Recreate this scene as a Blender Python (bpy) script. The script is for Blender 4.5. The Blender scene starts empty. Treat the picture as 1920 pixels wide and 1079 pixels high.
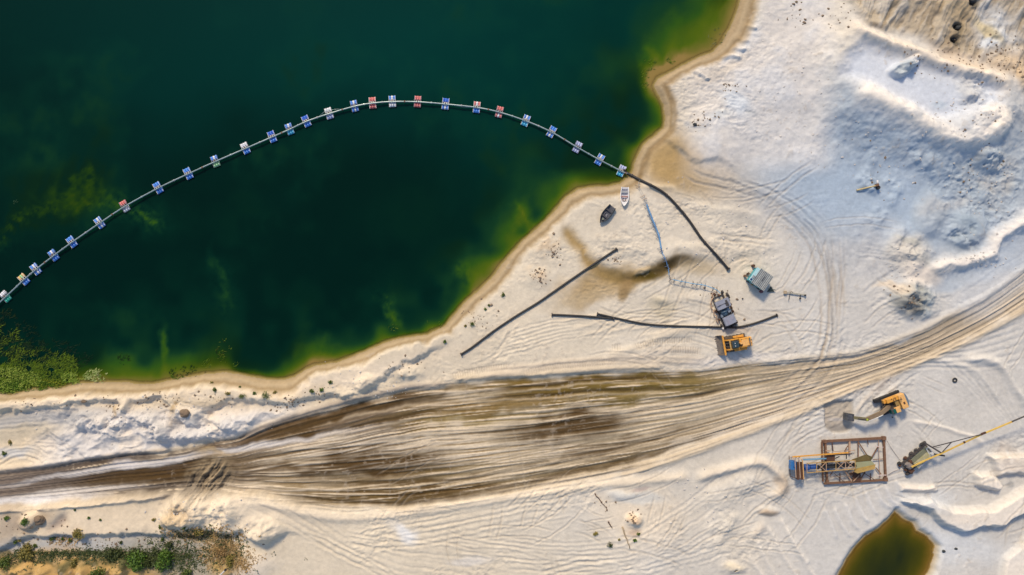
import bpy, bmesh, math, random
import numpy as np
from mathutils import Vector, Matrix
random.seed(7)
R = math.radians
scn = bpy.context.scene
col = scn.collection

# ------------------------------------------------------------------ camera, sky, sun, exposure
CAMZ = 130.0                                   # metres above the sand; 10 photo pixels = 1 metre on the sand
cam = bpy.data.objects.new('camera', bpy.data.cameras.new('camera')); col.objects.link(cam)
cam.location = (0, 0, CAMZ); cam.rotation_euler = (0, 0, 0)
cam.data.sensor_width = 36; cam.data.lens = 18.0 * CAMZ / 96.0
cam.data.clip_end = 20000; cam.data.clip_start = 1
scn.camera = cam
SUN_EL, SUN_AZ = 43.0, 341.0                   # azimuth clockwise from +Y (top of the picture)
world = bpy.data.worlds.new('World'); scn.world = world; world.use_nodes = True
wn = world.node_tree; wn.nodes.clear()
sky = wn.nodes.new('ShaderNodeTexSky'); sky.sky_type = 'NISHITA'; sky.sun_disc = False
sky.sun_elevation = R(SUN_EL); sky.sun_rotation = R(SUN_AZ)
sky.air_density = 1.0; sky.dust_density = 1.5; sky.ozone_density = 1.0
bg = wn.nodes.new('ShaderNodeBackground'); bg.inputs[1].default_value = 0.15
wo = wn.nodes.new('ShaderNodeOutputWorld')
wn.links.new(sky.outputs[0], bg.inputs[0]); wn.links.new(bg.outputs[0], wo.inputs[0])
sl = bpy.data.lights.new('sun', 'SUN'); sl.energy = 3.15; sl.angle = R(9); sl.color = (1.0, 0.82, 0.58)
sun = bpy.data.objects.new('sun', sl); col.objects.link(sun)
az = R(SUN_AZ); el = R(SUN_EL)
sdir = Vector((math.sin(az) * math.cos(el), math.cos(az) * math.cos(el), math.sin(el)))
sun.rotation_euler = sdir.to_track_quat('Z', 'Y').to_euler(); sun.location = (0, 0, 60)
scn.view_settings.view_transform = 'Standard'; scn.view_settings.look = 'None'
scn.view_settings.exposure = 0.0; scn.view_settings.gamma = 1.0
scn.render.engine = 'CYCLES'

# ------------------------------------------------------------------ numpy helpers
rs = np.random.RandomState(11)
LAT = rs.rand(8, 256, 256).astype(np.float32)
def noise(x, y, s=0):
    t = LAT[s % 8]
    x = x + 37.13 * s; y = y + 91.7 * s
    xi = np.floor(x).astype(np.int64); yi = np.floor(y).astype(np.int64)
    fx = (x - xi).astype(np.float32); fy = (y - yi).astype(np.float32)
    fx = fx * fx * (3 - 2 * fx); fy = fy * fy * (3 - 2 * fy)
    x0 = xi & 255; x1 = (xi + 1) & 255; y0 = yi & 255; y1 = (yi + 1) & 255
    a = t[y0, x0]; b = t[y0, x1]; c = t[y1, x0]; d = t[y1, x1]
    return (a + (b - a) * fx) * (1 - fy) + (c + (d - c) * fx) * fy - 0.5
def fbm(x, y, o=4, s=0, g=0.5):
    r = 0; a = 1.0; f = 1.0
    ca, sa = math.cos(0.6), math.sin(0.6)
    for i in range(o):
        r = r + a * noise((x * ca - y * sa) * f if i % 2 else x * f, (x * sa + y * ca) * f if i % 2 else y * f, s + i)
        a *= g; f *= 2.03
    return r
def sm(x, a=0.0, b=1.0):
    t = np.clip((x - a) / (b - a), 0, 1); return t * t * (3 - 2 * t)
def axis(lo, hi, st, far, gr=1.085):
    m = list(np.arange(lo, hi + st, st)); s = st; a = []; x = lo
    while x > -far: s *= gr; x -= s; a.append(x)
    b = []; s = st; x = m[-1]
    while x < far: s *= gr; x += s; b.append(x)
    return np.array(a[::-1] + m + b)
UA = axis(-60, 1980, 1.6, 42000); VA = axis(-60, 1140, 1.6, 42000)
U, V = np.meshgrid(UA, VA)
U = U.astype(np.float64); V = V.astype(np.float64)
CX, CY = 960.0, 539.5
def wu(u, v, z=0.0):                            # photo pixel of a point at height z -> map position (in pixels at z = 0)
    k = (CAMZ - z) / CAMZ
    return CX + (u - CX) * k, CY + (v - CY) * k
def P(u, v, z=0.0):                             # the same in metres
    a, b = wu(u, v, z); return Vector(((a - CX) / 10, (CY - b) / 10, z))
def WP(pts, z=0.0): return [wu(a, b, z) for a, b in pts]
def win(pts, pad):
    a = np.array(pts); 
    i0 = max(np.searchsorted(UA, a[:, 0].min() - pad) - 1, 0); i1 = min(np.searchsorted(UA, a[:, 0].max() + pad) + 1, len(UA))
    j0 = max(np.searchsorted(VA, a[:, 1].min() - pad) - 1, 0); j1 = min(np.searchsorted(VA, a[:, 1].max() + pad) + 1, len(VA))
    return (slice(j0, j1), slice(i0, i1))
def polydist(uu, vv, pts, closed=False):
    d = np.full(uu.shape, 1e18); T = np.zeros(uu.shape); S = np.zeros(uu.shape); acc = 0.0
    n = len(pts)
    for i in range(n if closed else n - 1):
        ax, ay = pts[i]; bx, by = pts[(i + 1) % n]
        dx, dy = bx - ax, by - ay; L2 = dx * dx + dy * dy + 1e-9; L = math.sqrt(L2)
        t = np.clip(((uu - ax) * dx + (vv - ay) * dy) / L2, 0, 1)
        q = (uu - ax - t * dx) ** 2 + (vv - ay - t * dy) ** 2
        m = q < d
        d = np.where(m, q, d); T = np.where(m, acc + t * L, T)
        S = np.where(m, np.sign((uu - ax) * dy - (vv - ay) * dx), S); acc += L
    return np.sqrt(d), T, S, acc
def inside(uu, vv, pts):
    r = np.zeros(uu.shape, bool); n = len(pts)
    for i in range(n):
        ax, ay = pts[i]; bx, by = pts[(i + 1) % n]
        if ay == by: continue
        c = ((ay > vv) != (by > vv)) & (uu < (bx - ax) * (vv - ay) / (by - ay) + ax)
        r ^= c
    return r
def smooth_line(pts, n=6):
    out = []; m = len(pts)
    for i in range(m - 1):
        p0 = pts[max(i - 1, 0)]; p1 = pts[i]; p2 = pts[i + 1]; p3 = pts[min(i + 2, m - 1)]
        for k in range(n):
            t = k / n
            out.append(tuple(0.5 * (2 * b + (c - a) * t + (2 * a - 5 * b + 4 * c - d) * t * t + (3 * b - a - 3 * c + d) * t ** 3)
                             for a, b, c, d in zip(p0, p1, p2, p3)))
    out.append(tuple(pts[-1])); return out
# domain warp shared by all soft shapes
WX = (fbm(U / 46, V / 46, 4, 1) * 26); WY = (fbm(U / 46, V / 46, 4, 3) * 26)
wx = (fbm(U / 13, V / 13, 3, 2) * 8); wy = (fbm(U / 13, V / 13, 3, 4) * 8)
N1 = fbm(U / 220, V / 220, 4, 5); N2 = fbm(U / 60, V / 60, 4, 6); N3 = fbm(U / 17, V / 17, 4, 7); N4 = fbm(U / 6, V / 6, 3, 2)

H = np.zeros(U.shape); C = np.zeros(U.shape + (3,))
def mix(m, c, s=None):
    global C
    c = np.array(c)
    if s is None: C += m[..., None] * (c - C)
    else: C[s] += m[..., None] * (c - C[s])
def blob(u, v, ru, rv, ang=0, soft=0.5, warp=0.5, z=0):
    """window + mask 0..1 of a soft ragged ellipse"""
    u, v = wu(u, v, z); s = win([(u, v)], max(ru, rv) * 1.8 + 20)
    a = R(ang); x = U[s] - u + WX[s] * warp; y = V[s] - v + WY[s] * warp
    p = (x * math.cos(a) + y * math.sin(a)) / ru; q = (-x * math.sin(a) + y * math.cos(a)) / rv
    r = np.sqrt(p * p + q * q)
    return s, 1 - sm(r, 1 - soft, 1 + soft)
def stain(u, v, ru, rv, c, k=1.0, ang=0, soft=0.5, warp=0.5, z=0, tex=0.0):
    s, m = blob(u, v, ru, rv, ang, soft, warp, z)
    if tex: m = m * np.clip(1 + tex * (N3[s] * 2 + N4[s]), 0, 1)
    mix(m * k, c, s)
def mound(u, v, ru, rv, h, ang=0, soft=0.9, warp=0.35, z=0, rough=0.0):
    s, m = blob(u, v, ru, rv, ang, soft, warp, z); H[s] += h * m * (1 + rough * N3[s] * 2)
def plateau(pts, h, soft=6, z=None, warp=0.5, rag=1.0, fade=None):
    pts = WP(pts, h if z is None else z); s = win(pts, soft * 2 + 30)
    uu = U[s] + WX[s] * warp * .5 + wx[s] * rag * .5; vv = V[s] + WY[s] * warp * .5 + wy[s] * rag * .5
    d, _, _, _ = polydist(uu, vv, pts, True); d = np.where(inside(uu, vv, pts), d, -d)
    m = sm(d, -soft, soft)
    if fade is not None: m = m * fade(U[s], V[s])
    H[s] += h * m; return s, m
def ridge(pts, h, w, w2=None, z=0, warp=0.3, rag=0.4, fade=25, tint=None, k=0.6):
    """raised line, w wide on one side and w2 on the other"""
    pts = WP(smooth_line(pts), z); w2 = w2 or w; s = win(pts, max(w, w2) * 3 + 10)
    uu = U[s] + WX[s] * warp * .4 + wx[s] * rag * .4; vv = V[s] + WY[s] * warp * .4 + wy[s] * rag * .4
    d, T, S, L = polydist(uu, vv, pts); ww = np.where(S > 0, w, w2)
    m = np.exp(-(d / ww) ** 2) * sm(np.minimum(T, L - T), -1, fade)
    H[s] += h * m
    if tint is not None: mix(m * k, tint, s)
def track(pts, w=2.2, dep=0.10, n=1, gap=0, tint=None, k=0.35, rim=0.6, fade=30, off0=0):
    """n parallel ruts with little rims"""
    pts = WP(smooth_line(pts)); s = win(pts, abs(off0) + n * gap + 20); rq = random.Random(int(pts[0][0] * 7 + pts[0][1]))
    uu = U[s] + wx[s] * .3 + WX[s] * .10; vv = V[s] + wy[s] * .3 + WY[s] * .10
    d, T, S, L = polydist(uu, vv, pts); sd = d * S; f = sm(np.minimum(T, L - T), -1, fade)
    f = f * .58
    for i in range(n):
        q = sd - off0 - (i - (n - 1) / 2 + rq.uniform(-.33, .33)) * gap - 5 * noise(T / 130, sd * 0 + i * 3.7, 4) * (n > 1)
        m = np.exp(-(q / w) ** 2) * f * np.clip(0.62 + 2.2 * noise(T / 75, sd * 0 + i * 9.1, 3), 0.0, 1.2)
        H[s] += -dep * m + dep * rim * f * (np.exp(-((q - 2 * w) / w) ** 2) + np.exp(-((q + 2 * w) / w) ** 2))
        if tint is not None: mix(m * k, tint, s)

# ------------------------------------------------------------------ shore lines
WZ = -1.0
SH = [(-40000, 700), (-3000, 760), (-800, 700), (-300, 742), (-60, 738), (0, 737), (20, 741), (59, 731), (119, 727), (149, 719), (198, 717), (238, 718), (268, 721),
      (297, 719), (327, 712), (357, 706), (380, 702), (423, 699), (459, 704), (499, 712), (530, 713), (554, 707), (574, 693), (592, 685),
      (628, 681), (667, 667), (707, 649), (720, 643), (759, 633), (803, 627), (835, 611), (858, 583), (878, 561), (898, 545), (918, 526),
      (934, 506), (955, 480), (980, 453), (1010, 426), (1034, 402), (1062, 370), (1085, 355), (1109, 351), (1140, 350), (1164, 344),
      (1179, 333), (1185, 322), (1194, 298), (1206, 273), (1229, 254), (1244, 240), (1247, 220), (1245, 199), (1237, 182), (1226, 162),
      (1233, 148), (1263, 133), (1291, 117), (1315, 105), (1335, 99), (1351, 83), (1368, 56), (1380, 26), (1388, 0), (1400, -60), (1430, -250),
      (1600, -900), (2500, -6000), (9000, -41000), (-41000, -41000)]
SH = WP(SH, WZ)
PO = [(1677, 959), (1663, 976), (1645, 992), (1623, 1004), (1600, 1028), (1586, 1051), (1570, 1079), (1560, 1100), (1580, 1135), (1640, 1150), (1700, 1130),
      (1734, 1082), (1744, 1063), (1750, 1043), (1752, 1022), (1738, 1006), (1718, 994), (1709, 980), (1691, 972)]
PO = WP(PO, WZ)
uu = U + wx * .22; vv = V + wy * .22
dl, _, _, _ = polydist(uu, vv, SH, True); LD = np.where(inside(uu, vv, SH), -dl, dl)      # + on land
dp, _, _, _ = polydist(uu, vv, PO, True); PD = np.where(inside(uu, vv, PO), -dp, dp)
del uu, vv, dl, dp

# ------------------------------------------------------------------ base colours
COOL = np.array((0.565, 0.553, 0.53)); WARM = np.array((0.67, 0.56, 0.405)); MID = np.array((0.66, 0.585, 0.465))
wf = sm(U + (V - 540) * .25 + N1 * 250, 1000, 1650)
C[:] = WARM
mix(sm(U + (V - 540) * .5 + N1 * 300, 350, 1100), MID)
mix(wf * .9, COOL)
CLAY = np.array((0.47, 0.34, 0.19)); TAN = np.array((0.50, 0.41, 0.27)); BROWN = np.array((0.16, 0.10, 0.028)); DGREY = np.array((0.15, 0.125, 0.11))
WHITE = np.array((0.78, 0.79, 0.80)); LIT_CREAM = np.array((0.80, 0.70, 0.58)); BLUE_SHADE = np.array((0.335, 0.415, 0.51))  # the cream holds the rim's sunlight, the blue is cool sand plus slope shade
H += 0.35 * N1 + 0.10 * N2 + 0.04 * N3 + 0.012 * N4

# ------------------------------------------------------------------ the road and its fan of ruts
TOP = [(-4000, 1100), (-600, 930), (0, 886), (79, 878), (149, 866), (218, 854), (278, 848), (337, 842), (380, 831), (448, 822), (492, 800), (584, 772), (638, 758), (706, 738), (800, 721), (855, 718),
       (911, 713), (1027, 707), (1112, 699), (1196, 695), (1313, 694), (1402, 682), (1514, 671), (1605, 662), (1659, 646), (1708, 628), (1748, 612), (1778, 594), (1837, 565), (1877, 539), (1920, 505), (2000, 430), (2600, -200), (6000, -4000)]
BOT = [(-4000, 1180), (-600, 1010), (0, 956), (99, 949), (178, 943), (278, 933), (337, 926), (430, 928), (530, 947), (640, 957), (750, 956), (900, 938), (1050, 914), (1180, 888), (1250, 868), (1330, 840), (1450, 796), (1540, 757), (1600, 730),
       (1700, 692), (1800, 648), (1920, 585), (2000, 530), (2600, -80), (6000, -3800)]
TOP = WP(TOP); BOT = WP(BOT)
tu = np.interp(UA, [p[0] for p in TOP], [p[1] for p in TOP]); bu = np.interp(UA, [p[0] for p in BOT], [p[1] for p in BOT])
k_ = np.ones(13) / 13; tu = np.convolve(np.pad(tu, 6, 'edge'), k_, 'valid'); bu = np.convolve(np.pad(bu, 6, 'edge'), k_, 'valid')
Sx = (V - tu[None, :]) / (bu - tu)[None, :]; Wd = (bu - tu)[None, :] * np.ones_like(V)
es_ = 3 / Wd + .012; inr = sm(Sx + (N2 * 14 + N3 * 5) / Wd, -es_, es_ * 2) * (1 - sm(Sx + (N2 * 14 + N3 * 5) / Wd, 1 - es_ * 2.5, 1 + es_))
Sw = Sx + noise(U / 260, Sx * 3, 1) * 0.05
st1 = fbm(U / 420, Sw * 17, 3, 2, .6); st2 = fbm(U / 260 + Sx * 2, Sw * 38, 3, 4, .6) * (1 + 1.6 * noise(U / 170, Sw * 5, 7)); st3 = fbm(U / 120, Sw * 95, 2, 6) * (1 + 2 * noise(U / 110, Sw * 7, 0))
RUT = np.zeros(U.shape); rr_ = random.Random(21)
jr = slice(np.searchsorted(VA, 480), np.searchsorted(VA, 1010))
for i in range(190):
    ua = rr_.uniform(-100, 1500) if i > 30 else rr_.uniform(380, 700); ub = ua + rr_.uniform(250, 900); sa = rr_.uniform(-.03, 1.03); dr = rr_.gauss(0, .10); w_ = rr_.choice([1.3, 1.5, 1.8, 2.4, 4.0]); am = rr_.uniform(.3, 1.0) * (1 if w_ < 4 else .7)
    i0, i1 = np.searchsorted(UA, ua), np.searchsorted(UA, ub); w2 = (jr, slice(i0, i1)); uu_ = U[w2]; f_ = (uu_ - ua) / (ub - ua)
    for off in ((0, rr_.uniform(15, 22)) if w_ < 4 else (0,)):
        c_ = sa + dr * (f_ - .5) + .012 * np.sin(uu_ / 70 + i); q_ = (Sx[w2] - c_) * Wd[w2] - off
        e_ = sm(f_, 0, .12) * (1 - sm(f_, .85, 1)) * np.clip(.8 + 1.2 * noise(uu_ / 60, uu_ * 0 + i * 3.3, 6), 0, 1.3)
        RUT[w2] += am * e_ * (-np.exp(-(q_ / w_) ** 2) + .55 * np.exp(-((q_ - 1.9 * w_) / w_) ** 2) + .55 * np.exp(-((q_ + 1.9 * w_) / w_) ** 2))
RUT = np.clip(RUT, -1.6, 1.3) * (1 - sm(np.abs(Sx - .5), .5, .56)) 
STR = 0.5 * st1 + 0.5 * st2 + 0.3 * st3 + .42 * RUT
H += RUT * .06 * (1 + .0 * U)
H += inr * (0.26 * st1 + 0.17 * st2 + 0.07 * st3 - 0.15)
ROAD = np.array((0.55, 0.44, 0.30))
mix(inr * np.clip(0.55 + 1.3 * STR, 0.1, 1), ROAD)
mix(inr * sm(STR, 0.05, 0.6) * .6, (0.68, 0.57, 0.42)); mix(inr * sm(-STR, .15, .8) * .5, (0.22, 0.145, 0.07)); mix(inr * sm(-RUT, .25, 1.0) * .75, (0.17, 0.11, 0.05)); mix(inr * sm(RUT, .2, .8) * .35, (0.64, 0.51, 0.35))
def wet(u, v, ru, rv, c, k=1.0, thr=-0.15, ang=0, soft=.7):
    s, m = blob(u, v, ru, rv, ang, soft, .9); m = m * inr[s]
    q = sm(-(STR[s]) + m * 0.5, thr, thr + 0.35)
    mix(np.clip(m * q * k, 0, 1), c, s)
# left: dark grey mud
s, m = blob(160, 895, 420, 60, -5, .6, .6); mix(m * inr[s] * .92 * np.clip(.9 - 1.3 * STR[s], 0, 1), (0.20, 0.165, 0.14), s)
wet(60, 905, 260, 40, (0.17, 0.135, 0.11), .9, -.35, -4)
wet(290, 885, 190, 44, DGREY * .6, 1.0, -.4, -5)
wet(340, 895, 110, 34, DGREY * .4, .9, -.3, -6)
wet(480, 830, 170, 24, (0.115, 0.08, 0.055), .95, -.3, -18)
wet(640, 785, 230, 26, (0.16, 0.11, 0.065), .95, -.25, -15)
wet(700, 800, 110, 26, (0.13, 0.10, 0.075), .95, -.05, -14)
wet(600, 872, 200, 40, (0.13, 0.085, 0.04), .85, .0, 0)
wet(715, 875, 120, 34, (0.06, 0.038, 0.018), 1.0, -.5, 0)
wet(560, 930, 150, 20, BROWN, .8, -.05, 4)
wet(790, 935, 180, 20, BROWN * .9, .95, -.15, -2)
wet(820, 915, 150, 26, BROWN * .9, .8, 0.0, -2)
wet(1000, 850, 260, 40, BROWN * 1.3, .7, 0.02, -8)
wet(1065, 800, 130, 28, (0.085, 0.06, 0.025), 1.0, -.45, -8)
wet(560, 850, 160, 16, (0.15, 0.10, 0.05), .8, -.05, -6); wet(680, 905, 200, 14, (0.16, 0.11, 0.05), .8, -.02, 2); wet(900, 885, 200, 16, (0.13, 0.09, 0.03), .85, -.05, -4); wet(1100, 870, 160, 10, (0.13, 0.09, 0.03), .85, -.05, -12); wet(980, 765, 200, 12, (0.15, 0.105, 0.035), .85, -.05, -6)
wet(1060, 820, 60, 22, (0.09, 0.065, 0.035), .8, -.3, -6)
wet(1210, 835, 190, 20, BROWN, .9, -.02, -18)
wet(960, 730, 70, 20, BROWN, .9, -.15, -8)
wet(1100, 722, 280, 26, (0.16, 0.105, 0.022), 1.0, -.05, -3)
wet(1260, 728, 170, 28, (0.17, 0.12, 0.03), .95, -.02, -3)
wet(860, 770, 200, 20, BROWN * 1.3, .6, .05, -8)
wet(900, 790, 130, 12, (0.22, 0.16, 0.05), .8, .05, -4)
wet(1250, 790, 200, 20, (0.20, 0.15, 0.07), .8, .02, -14)
wet(1450, 710, 200, 25, (0.24, 0.19, 0.12), .7, .02, -12)
wet(1750, 640, 200, 40, (0.27, 0.22, 0.155), .75, -.02, -28)
s, m = blob(1500, 735, 560, 60, -15, .5, .6); mix(m * inr[s] * .2, (0.52, 0.46, 0.38), s)
s, m = blob(840, 850, 190, 26, -3, .7, .9); mix(m * inr[s] * .35 * sm(STR[s], -.1, .4), (0.64, 0.60, 0.55), s)
s, m = blob(620, 845, 140, 18, -8, .7, .9); mix(m * inr[s] * .25 * sm(STR[s], -.1, .4), (0.60, 0.57, 0.54), s)
for p_, w_, k_2 in [([(360, 862), (480, 834), (600, 812), (720, 790), (860, 765)], 4, .9), ([(440, 838), (560, 800), (700, 765), (860, 742)], 5, .7), ([(600, 912), (700, 908), (800, 905), (900, 893), (1050, 865), (1200, 830), (1400, 770)], 4, .8),
                  ([(840, 738), (950, 730), (1100, 713), (1300, 706)], 4, .8), ([(520, 928), (700, 945), (820, 940), (920, 925), (1050, 895), (1200, 862), (1300, 828)], 3, .8), ([(840, 750), (950, 744), (1150, 732), (1300, 726)], 3.5, .7),
                  ([(850, 812), (1000, 806), (1120, 790), (1250, 758), (1400, 712)], 5, .8), ([(460, 860), (600, 858), (720, 852), (900, 842)], 4, .7), ([(620, 880), (720, 884), (800, 880)], 7, .9), ([(980, 810), (1060, 806), (1140, 790)], 8, .9),
                  ([(150, 880), (260, 868), (380, 852)], 4, .8), ([(100, 912), (250, 900), (420, 888)], 5, .7), ([(860, 925), (960, 908), (1100, 880), (1250, 845)], 3, .8)]:
    ridge(p_, -.05, w_, tint=(0.08, 0.05, 0.02), k=k_2, fade=90, warp=.5); ridge([(a, b + 1.2 * w_ + 3) for a, b in p_], .05, w_ * .6, tint=(0.62, 0.50, 0.34), k=.45, fade=90, warp=.5)
for (a, b, c_, d_, an, k_2) in [(880, 850, 190, 34, -6, .6), (600, 842, 130, 22, -8, .55), (560, 905, 100, 14, 0, .4), (1180, 775, 170, 24, -10, .55), (950, 790, 110, 14, -8, .5), (880, 740, 60, 14, -8, .45), (1330, 770, 160, 26, -18, .5), (980, 880, 120, 12, -8, .4)]:
    s, m = blob(a, b, c_, d_, an, .8, 1.0); mix(m * inr[s] * k_2 * np.clip(.75 + .9 * STR[s], .15, 1), (0.62, 0.53, 0.40), s)
for (a, b, c_, d_, an, k_2) in [(715, 872, 95, 26, 0, .9), (640, 880, 120, 12, 0, .6), (1070, 800, 95, 20, -8, .9), (1150, 830, 110, 8, -16, .6), (700, 762, 150, 8, -14, .7), (560, 800, 120, 9, -18, .7), (300, 890, 150, 28, -5, .75), (800, 928, 140, 9, -3, .7)]:
    s, m = blob(a, b, c_, d_, an, .8, 1.1); mix(np.clip(m * inr[s] * k_2 * 1.25 * np.clip(.95 - 1.2 * STR[s], .1, 1), 0, .96), (0.085, 0.05, 0.018), s)
# berms along both sides
def ufun(pts, o): return [(a, b + o) for a, b in pts]
rb = lambda a, b, P_, o: [(u, float(np.interp(u, [p[0] for p in P_], [p[1] for p in P_])) + o) for u in np.linspace(a, b, max(3, int(abs(b - a) / 60)))]
ridge(rb(-50, 330, TOP, -4), .55, 6, 5, tint=(0.46, 0.39, 0.31), k=.7)
ridge(rb(-50, 330, BOT, -2), .85, 6, 5, tint=(0.52, 0.43, 0.32), k=.8)
ridge(rb(450, 850, TOP, -1), .5, 7, 6, tint=(0.34, 0.29, 0.24), k=.8)
ridge(rb(840, 1250, TOP, -6), .55, 7, 5, tint=(0.50, 0.41, 0.29), k=.7)
ridge(rb(1180, 1990, BOT, -2), .45, 9, 7, tint=(0.56, 0.46, 0.33), k=.75)
ridge(rb(1420, 1990, TOP, 0), .35, 6, 5, tint=(0.42, 0.37, 0.30), k=.6)
ridge([(480, 932), (600, 968), (690, 971), (790, 957), (950, 934), (1075, 916), (1200, 902), (1300, 892)], .42, 11, 8, tint=(0.76, 0.65, 0.50), k=.8)
stain(330, 860, 300, 6, (0.62, 0.60, 0.59), .8, -9, .6, .3); stain(70, 936, 110, 7, (0.66, 0.65, 0.65), .95, -3, .6, .25)
stain(150, 922, 120, 5, (0.58, 0.54, 0.50), .8, -4, .6, .25); stain(240, 870, 30, 8, (0.60, 0.57, 0.56), .8, -4, .6, .5)
stain(400, 852, 30, 8, (0.42, 0.31, 0.17), .8, -5, .7, 1.); stain(400, 885, 40, 22, (0.38, 0.30, 0.19), .6, -30, .7, 1., tex=.8)
# dug tongues of dark earth below the road at its left end
s, m = blob(388, 908, 46, 20, -32, .5, .8)
al_ = (U[s] * math.cos(R(122)) + V[s] * math.sin(R(122))); ac_ = (-U[s] * math.sin(R(122)) + V[s] * math.cos(R(122)))
q_ = fbm(al_ / 34 + WX[s] * .03, ac_ / 7 + WY[s] * .06, 4, 5, .65)
H[s] += m * (q_ * .9 - .2); mix(m * sm(-q_, -.12, .18) * .7, (0.10, 0.08, 0.06), s); mix(m * sm(q_, .1, .4) * .6, (0.42, 0.32, 0.20), s)

# ------------------------------------------------------------------ bank between the lake and the road
E1 = [(-300, 790), (0, 775), (60, 771), (130, 760), (168, 756), (200, 748), (222, 752), (232, 772), (245, 752), (262, 752), (300, 745), (318, 770), (345, 778), (350, 800), (372, 800), (378, 768), (410, 758), (440, 752), (470, 755), (500, 756),
      (545, 768), (560, 752), (575, 748), (612, 746), (655, 742), (690, 726), (708, 712), (735, 690), (772, 676), (820, 656), (850, 640), (900, 600), (1000, 500)]
plateau([(-300, 650), (200, 640), (560, 620), (700, 560), (800, 500), (960, 400)][::1] + E1[::-1], 1.15, 7, z=.6, warp=.7, rag=1.6, fade=lambda a, b: 1 - sm(a, 770, 860))
s = win([(-40, 745), (840, 870)], 10)
bm_ = sm(V[s], 750, 785) * (1 - sm(Sx[s], -0.12, 0.0)) * (1 - sm(U[s], 720, 860)) * sm(U[s], 40, 130)
rn = 1 - np.abs(fbm(U[s] / 58 + WX[s] / 80, V[s] / 40 + WY[s] / 80, 4, 3)) * 3.2
H[s] += bm_ * (np.clip(rn, -.5, 1) * 0.6 + N3[s] * .22)
mix(bm_ * .75, (0.60, 0.60, 0.62), s); mix(bm_ * sm(N2[s], .02, .35) * .6, (0.70, 0.62, 0.52), s)
for a in [(290, 800, 26, 16, 1.8), (330, 812, 22, 12, 1.4), (165, 793, 34, 12, 1.2), (210, 800, 30, 16, 1.0), (250, 778, 30, 16, 1.3), (420, 800, 26, 14, 1.2), (455, 790, 26, 12, 1.0), (380, 812, 20, 9, 1.1), (340, 780, 16, 10, 1.0),
          (700, 716, 26, 12, .8), (660, 740, 26, 9, .7), (760, 700, 26, 14, .8)]: mound(*a, rough=.5)
stain(70, 788, 130, 15, (0.40, 0.40, 0.40), .8, -5, .5, .3); stain(40, 812, 80, 12, (0.48, 0.42, 0.32), .7, -6, .6, .5); stain(20, 850, 40, 12, (0.50, 0.52, 0.54), .7, 0, .6, 1.)  # first stain paints the shade under the bank edge
track([(-40, 798), (80, 788), (200, 776)], 2.5, .09, 4, 8); track([(-30, 880), (20, 850), (60, 848), (100, 868)], 2, .14, 4, 6); track([(50, 830), (110, 836), (150, 855)], 2, .1, 3, 5)
# shells, stains and dead plants on the bank
for (a, b, c_, d_, k) in [(210, 762, 7, 16, .6), (330, 770, 14, 20, .7), (345, 745, 16, 10, .5), (500, 742, 46, 9, .45), (590, 735, 26, 9, .45), (540, 748, 26, 7, .5), (80, 755, 60, 8, .35), (400, 752, 30, 10, .3), (630, 725, 14, 10, .35)]:
    stain(a, b, c_, d_, (0.42, 0.28, 0.12), k, -5, .7, 1.2, tex=1.2)
stain(230, 745, 330, 12, (0.75, 0.64, 0.50), .6, -4, .8, .6); stain(600, 720, 220, 16, (0.77, 0.66, 0.52), .6, -14, .8, .6)

# ------------------------------------------------------------------ terrace and scrub below the road, bottom left
E2 = [(-300, 1050), (0, 1030), (30, 1016), (60, 1009), (107, 1008), (140, 1012), (167, 1004), (250, 1002), (320, 1002), (380, 998), (405, 988), (430, 1004), (460, 994), (480, 1010), (498, 1016), (530, 1004), (580, 1010), (640, 1022), (700, 1024)]
plateau([(-300, 985), (0, 956), (100, 950), (330, 922), (480, 925), (640, 975), (720, 990)] + E2[::-1], 1.2, 6, z=.8, warp=.5, rag=1.3, fade=lambda a, b: 1 - sm(a, 470, 600))
stain(215, 968, 240, 34, (0.74, 0.62, 0.46), .85, -3, .5, .5); stain(470, 960, 100, 44, (0.76, 0.65, 0.50), .8, 8, .6, .6)
mound(355, 958, 38, 30, 2.0, -10, .5, .35, rough=.4); mound(420, 960, 30, 34, 1.0, 0, .6, .6, rough=.5); mound(493, 992, 28, 24, 1.6, 0, .8, .4, rough=.3); mound(455, 945, 30, 26, .9)
stain(345, 962, 26, 22, (0.58, 0.43, 0.25), .7, 0, .5, .6, tex=.6); ridge([(318, 975), (330, 990), (350, 993)], -.8, 5, tint=(0.14, 0.13, 0.11), k=.5)  # dark groove tint paints the shadow at the mound's lower left
ridge([(375, 996), (390, 992), (408, 990)], .35, 5)
stain(70, 975, 44, 20, (0.36, 0.28, 0.20), .7, -25, .5, .9); mound(66, 972, 20, 13, 1.3, -30, .4, .2); ridge([(90, 1000), (120, 975), (140, 955)], -.5, 10, tint=(0.32, 0.26, 0.22), k=.8)
stain(18, 1000, 34, 46, (0.30, 0.24, 0.19), .6, 20, .6, 1.); stain(12, 1042, 30, 12, (0.10, 0.09, 0.085), .9, 0, .6, .6)
stain(150, 1028, 200, 22, (0.42, 0.43, 0.43), .85, -2, .5, .6, tex=.3)  # shaded drop below the terrace edge, painted as a grey band
stain(130, 1062, 190, 30, (0.54, 0.34, 0.12), 1.0, 0, .3, .7, tex=.25); stain(180, 1110, 300, 50, (0.50, 0.33, 0.13), 1., 0, .3, .7)
stain(160, 1050, 220, 9, (0.12, 0.11, 0.05), .9, 2, .6, 1.2, tex=.8); stain(350, 1050, 110, 46, (0.36, 0.33, 0.27), .85, 20, .5, .9, tex=.5)
stain(375, 1001, 46, 11, (0.52, 0.33, 0.09), .85, -6, .5, .9, tex=.8); stain(425, 1040, 32, 30, (0.50, 0.32, 0.08), .85, 40, .6, .9, tex=.9); stain(450, 1055, 24, 22, (0.34, 0.24, 0.14), .8, 40, .6, .9, tex=.8)
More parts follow.
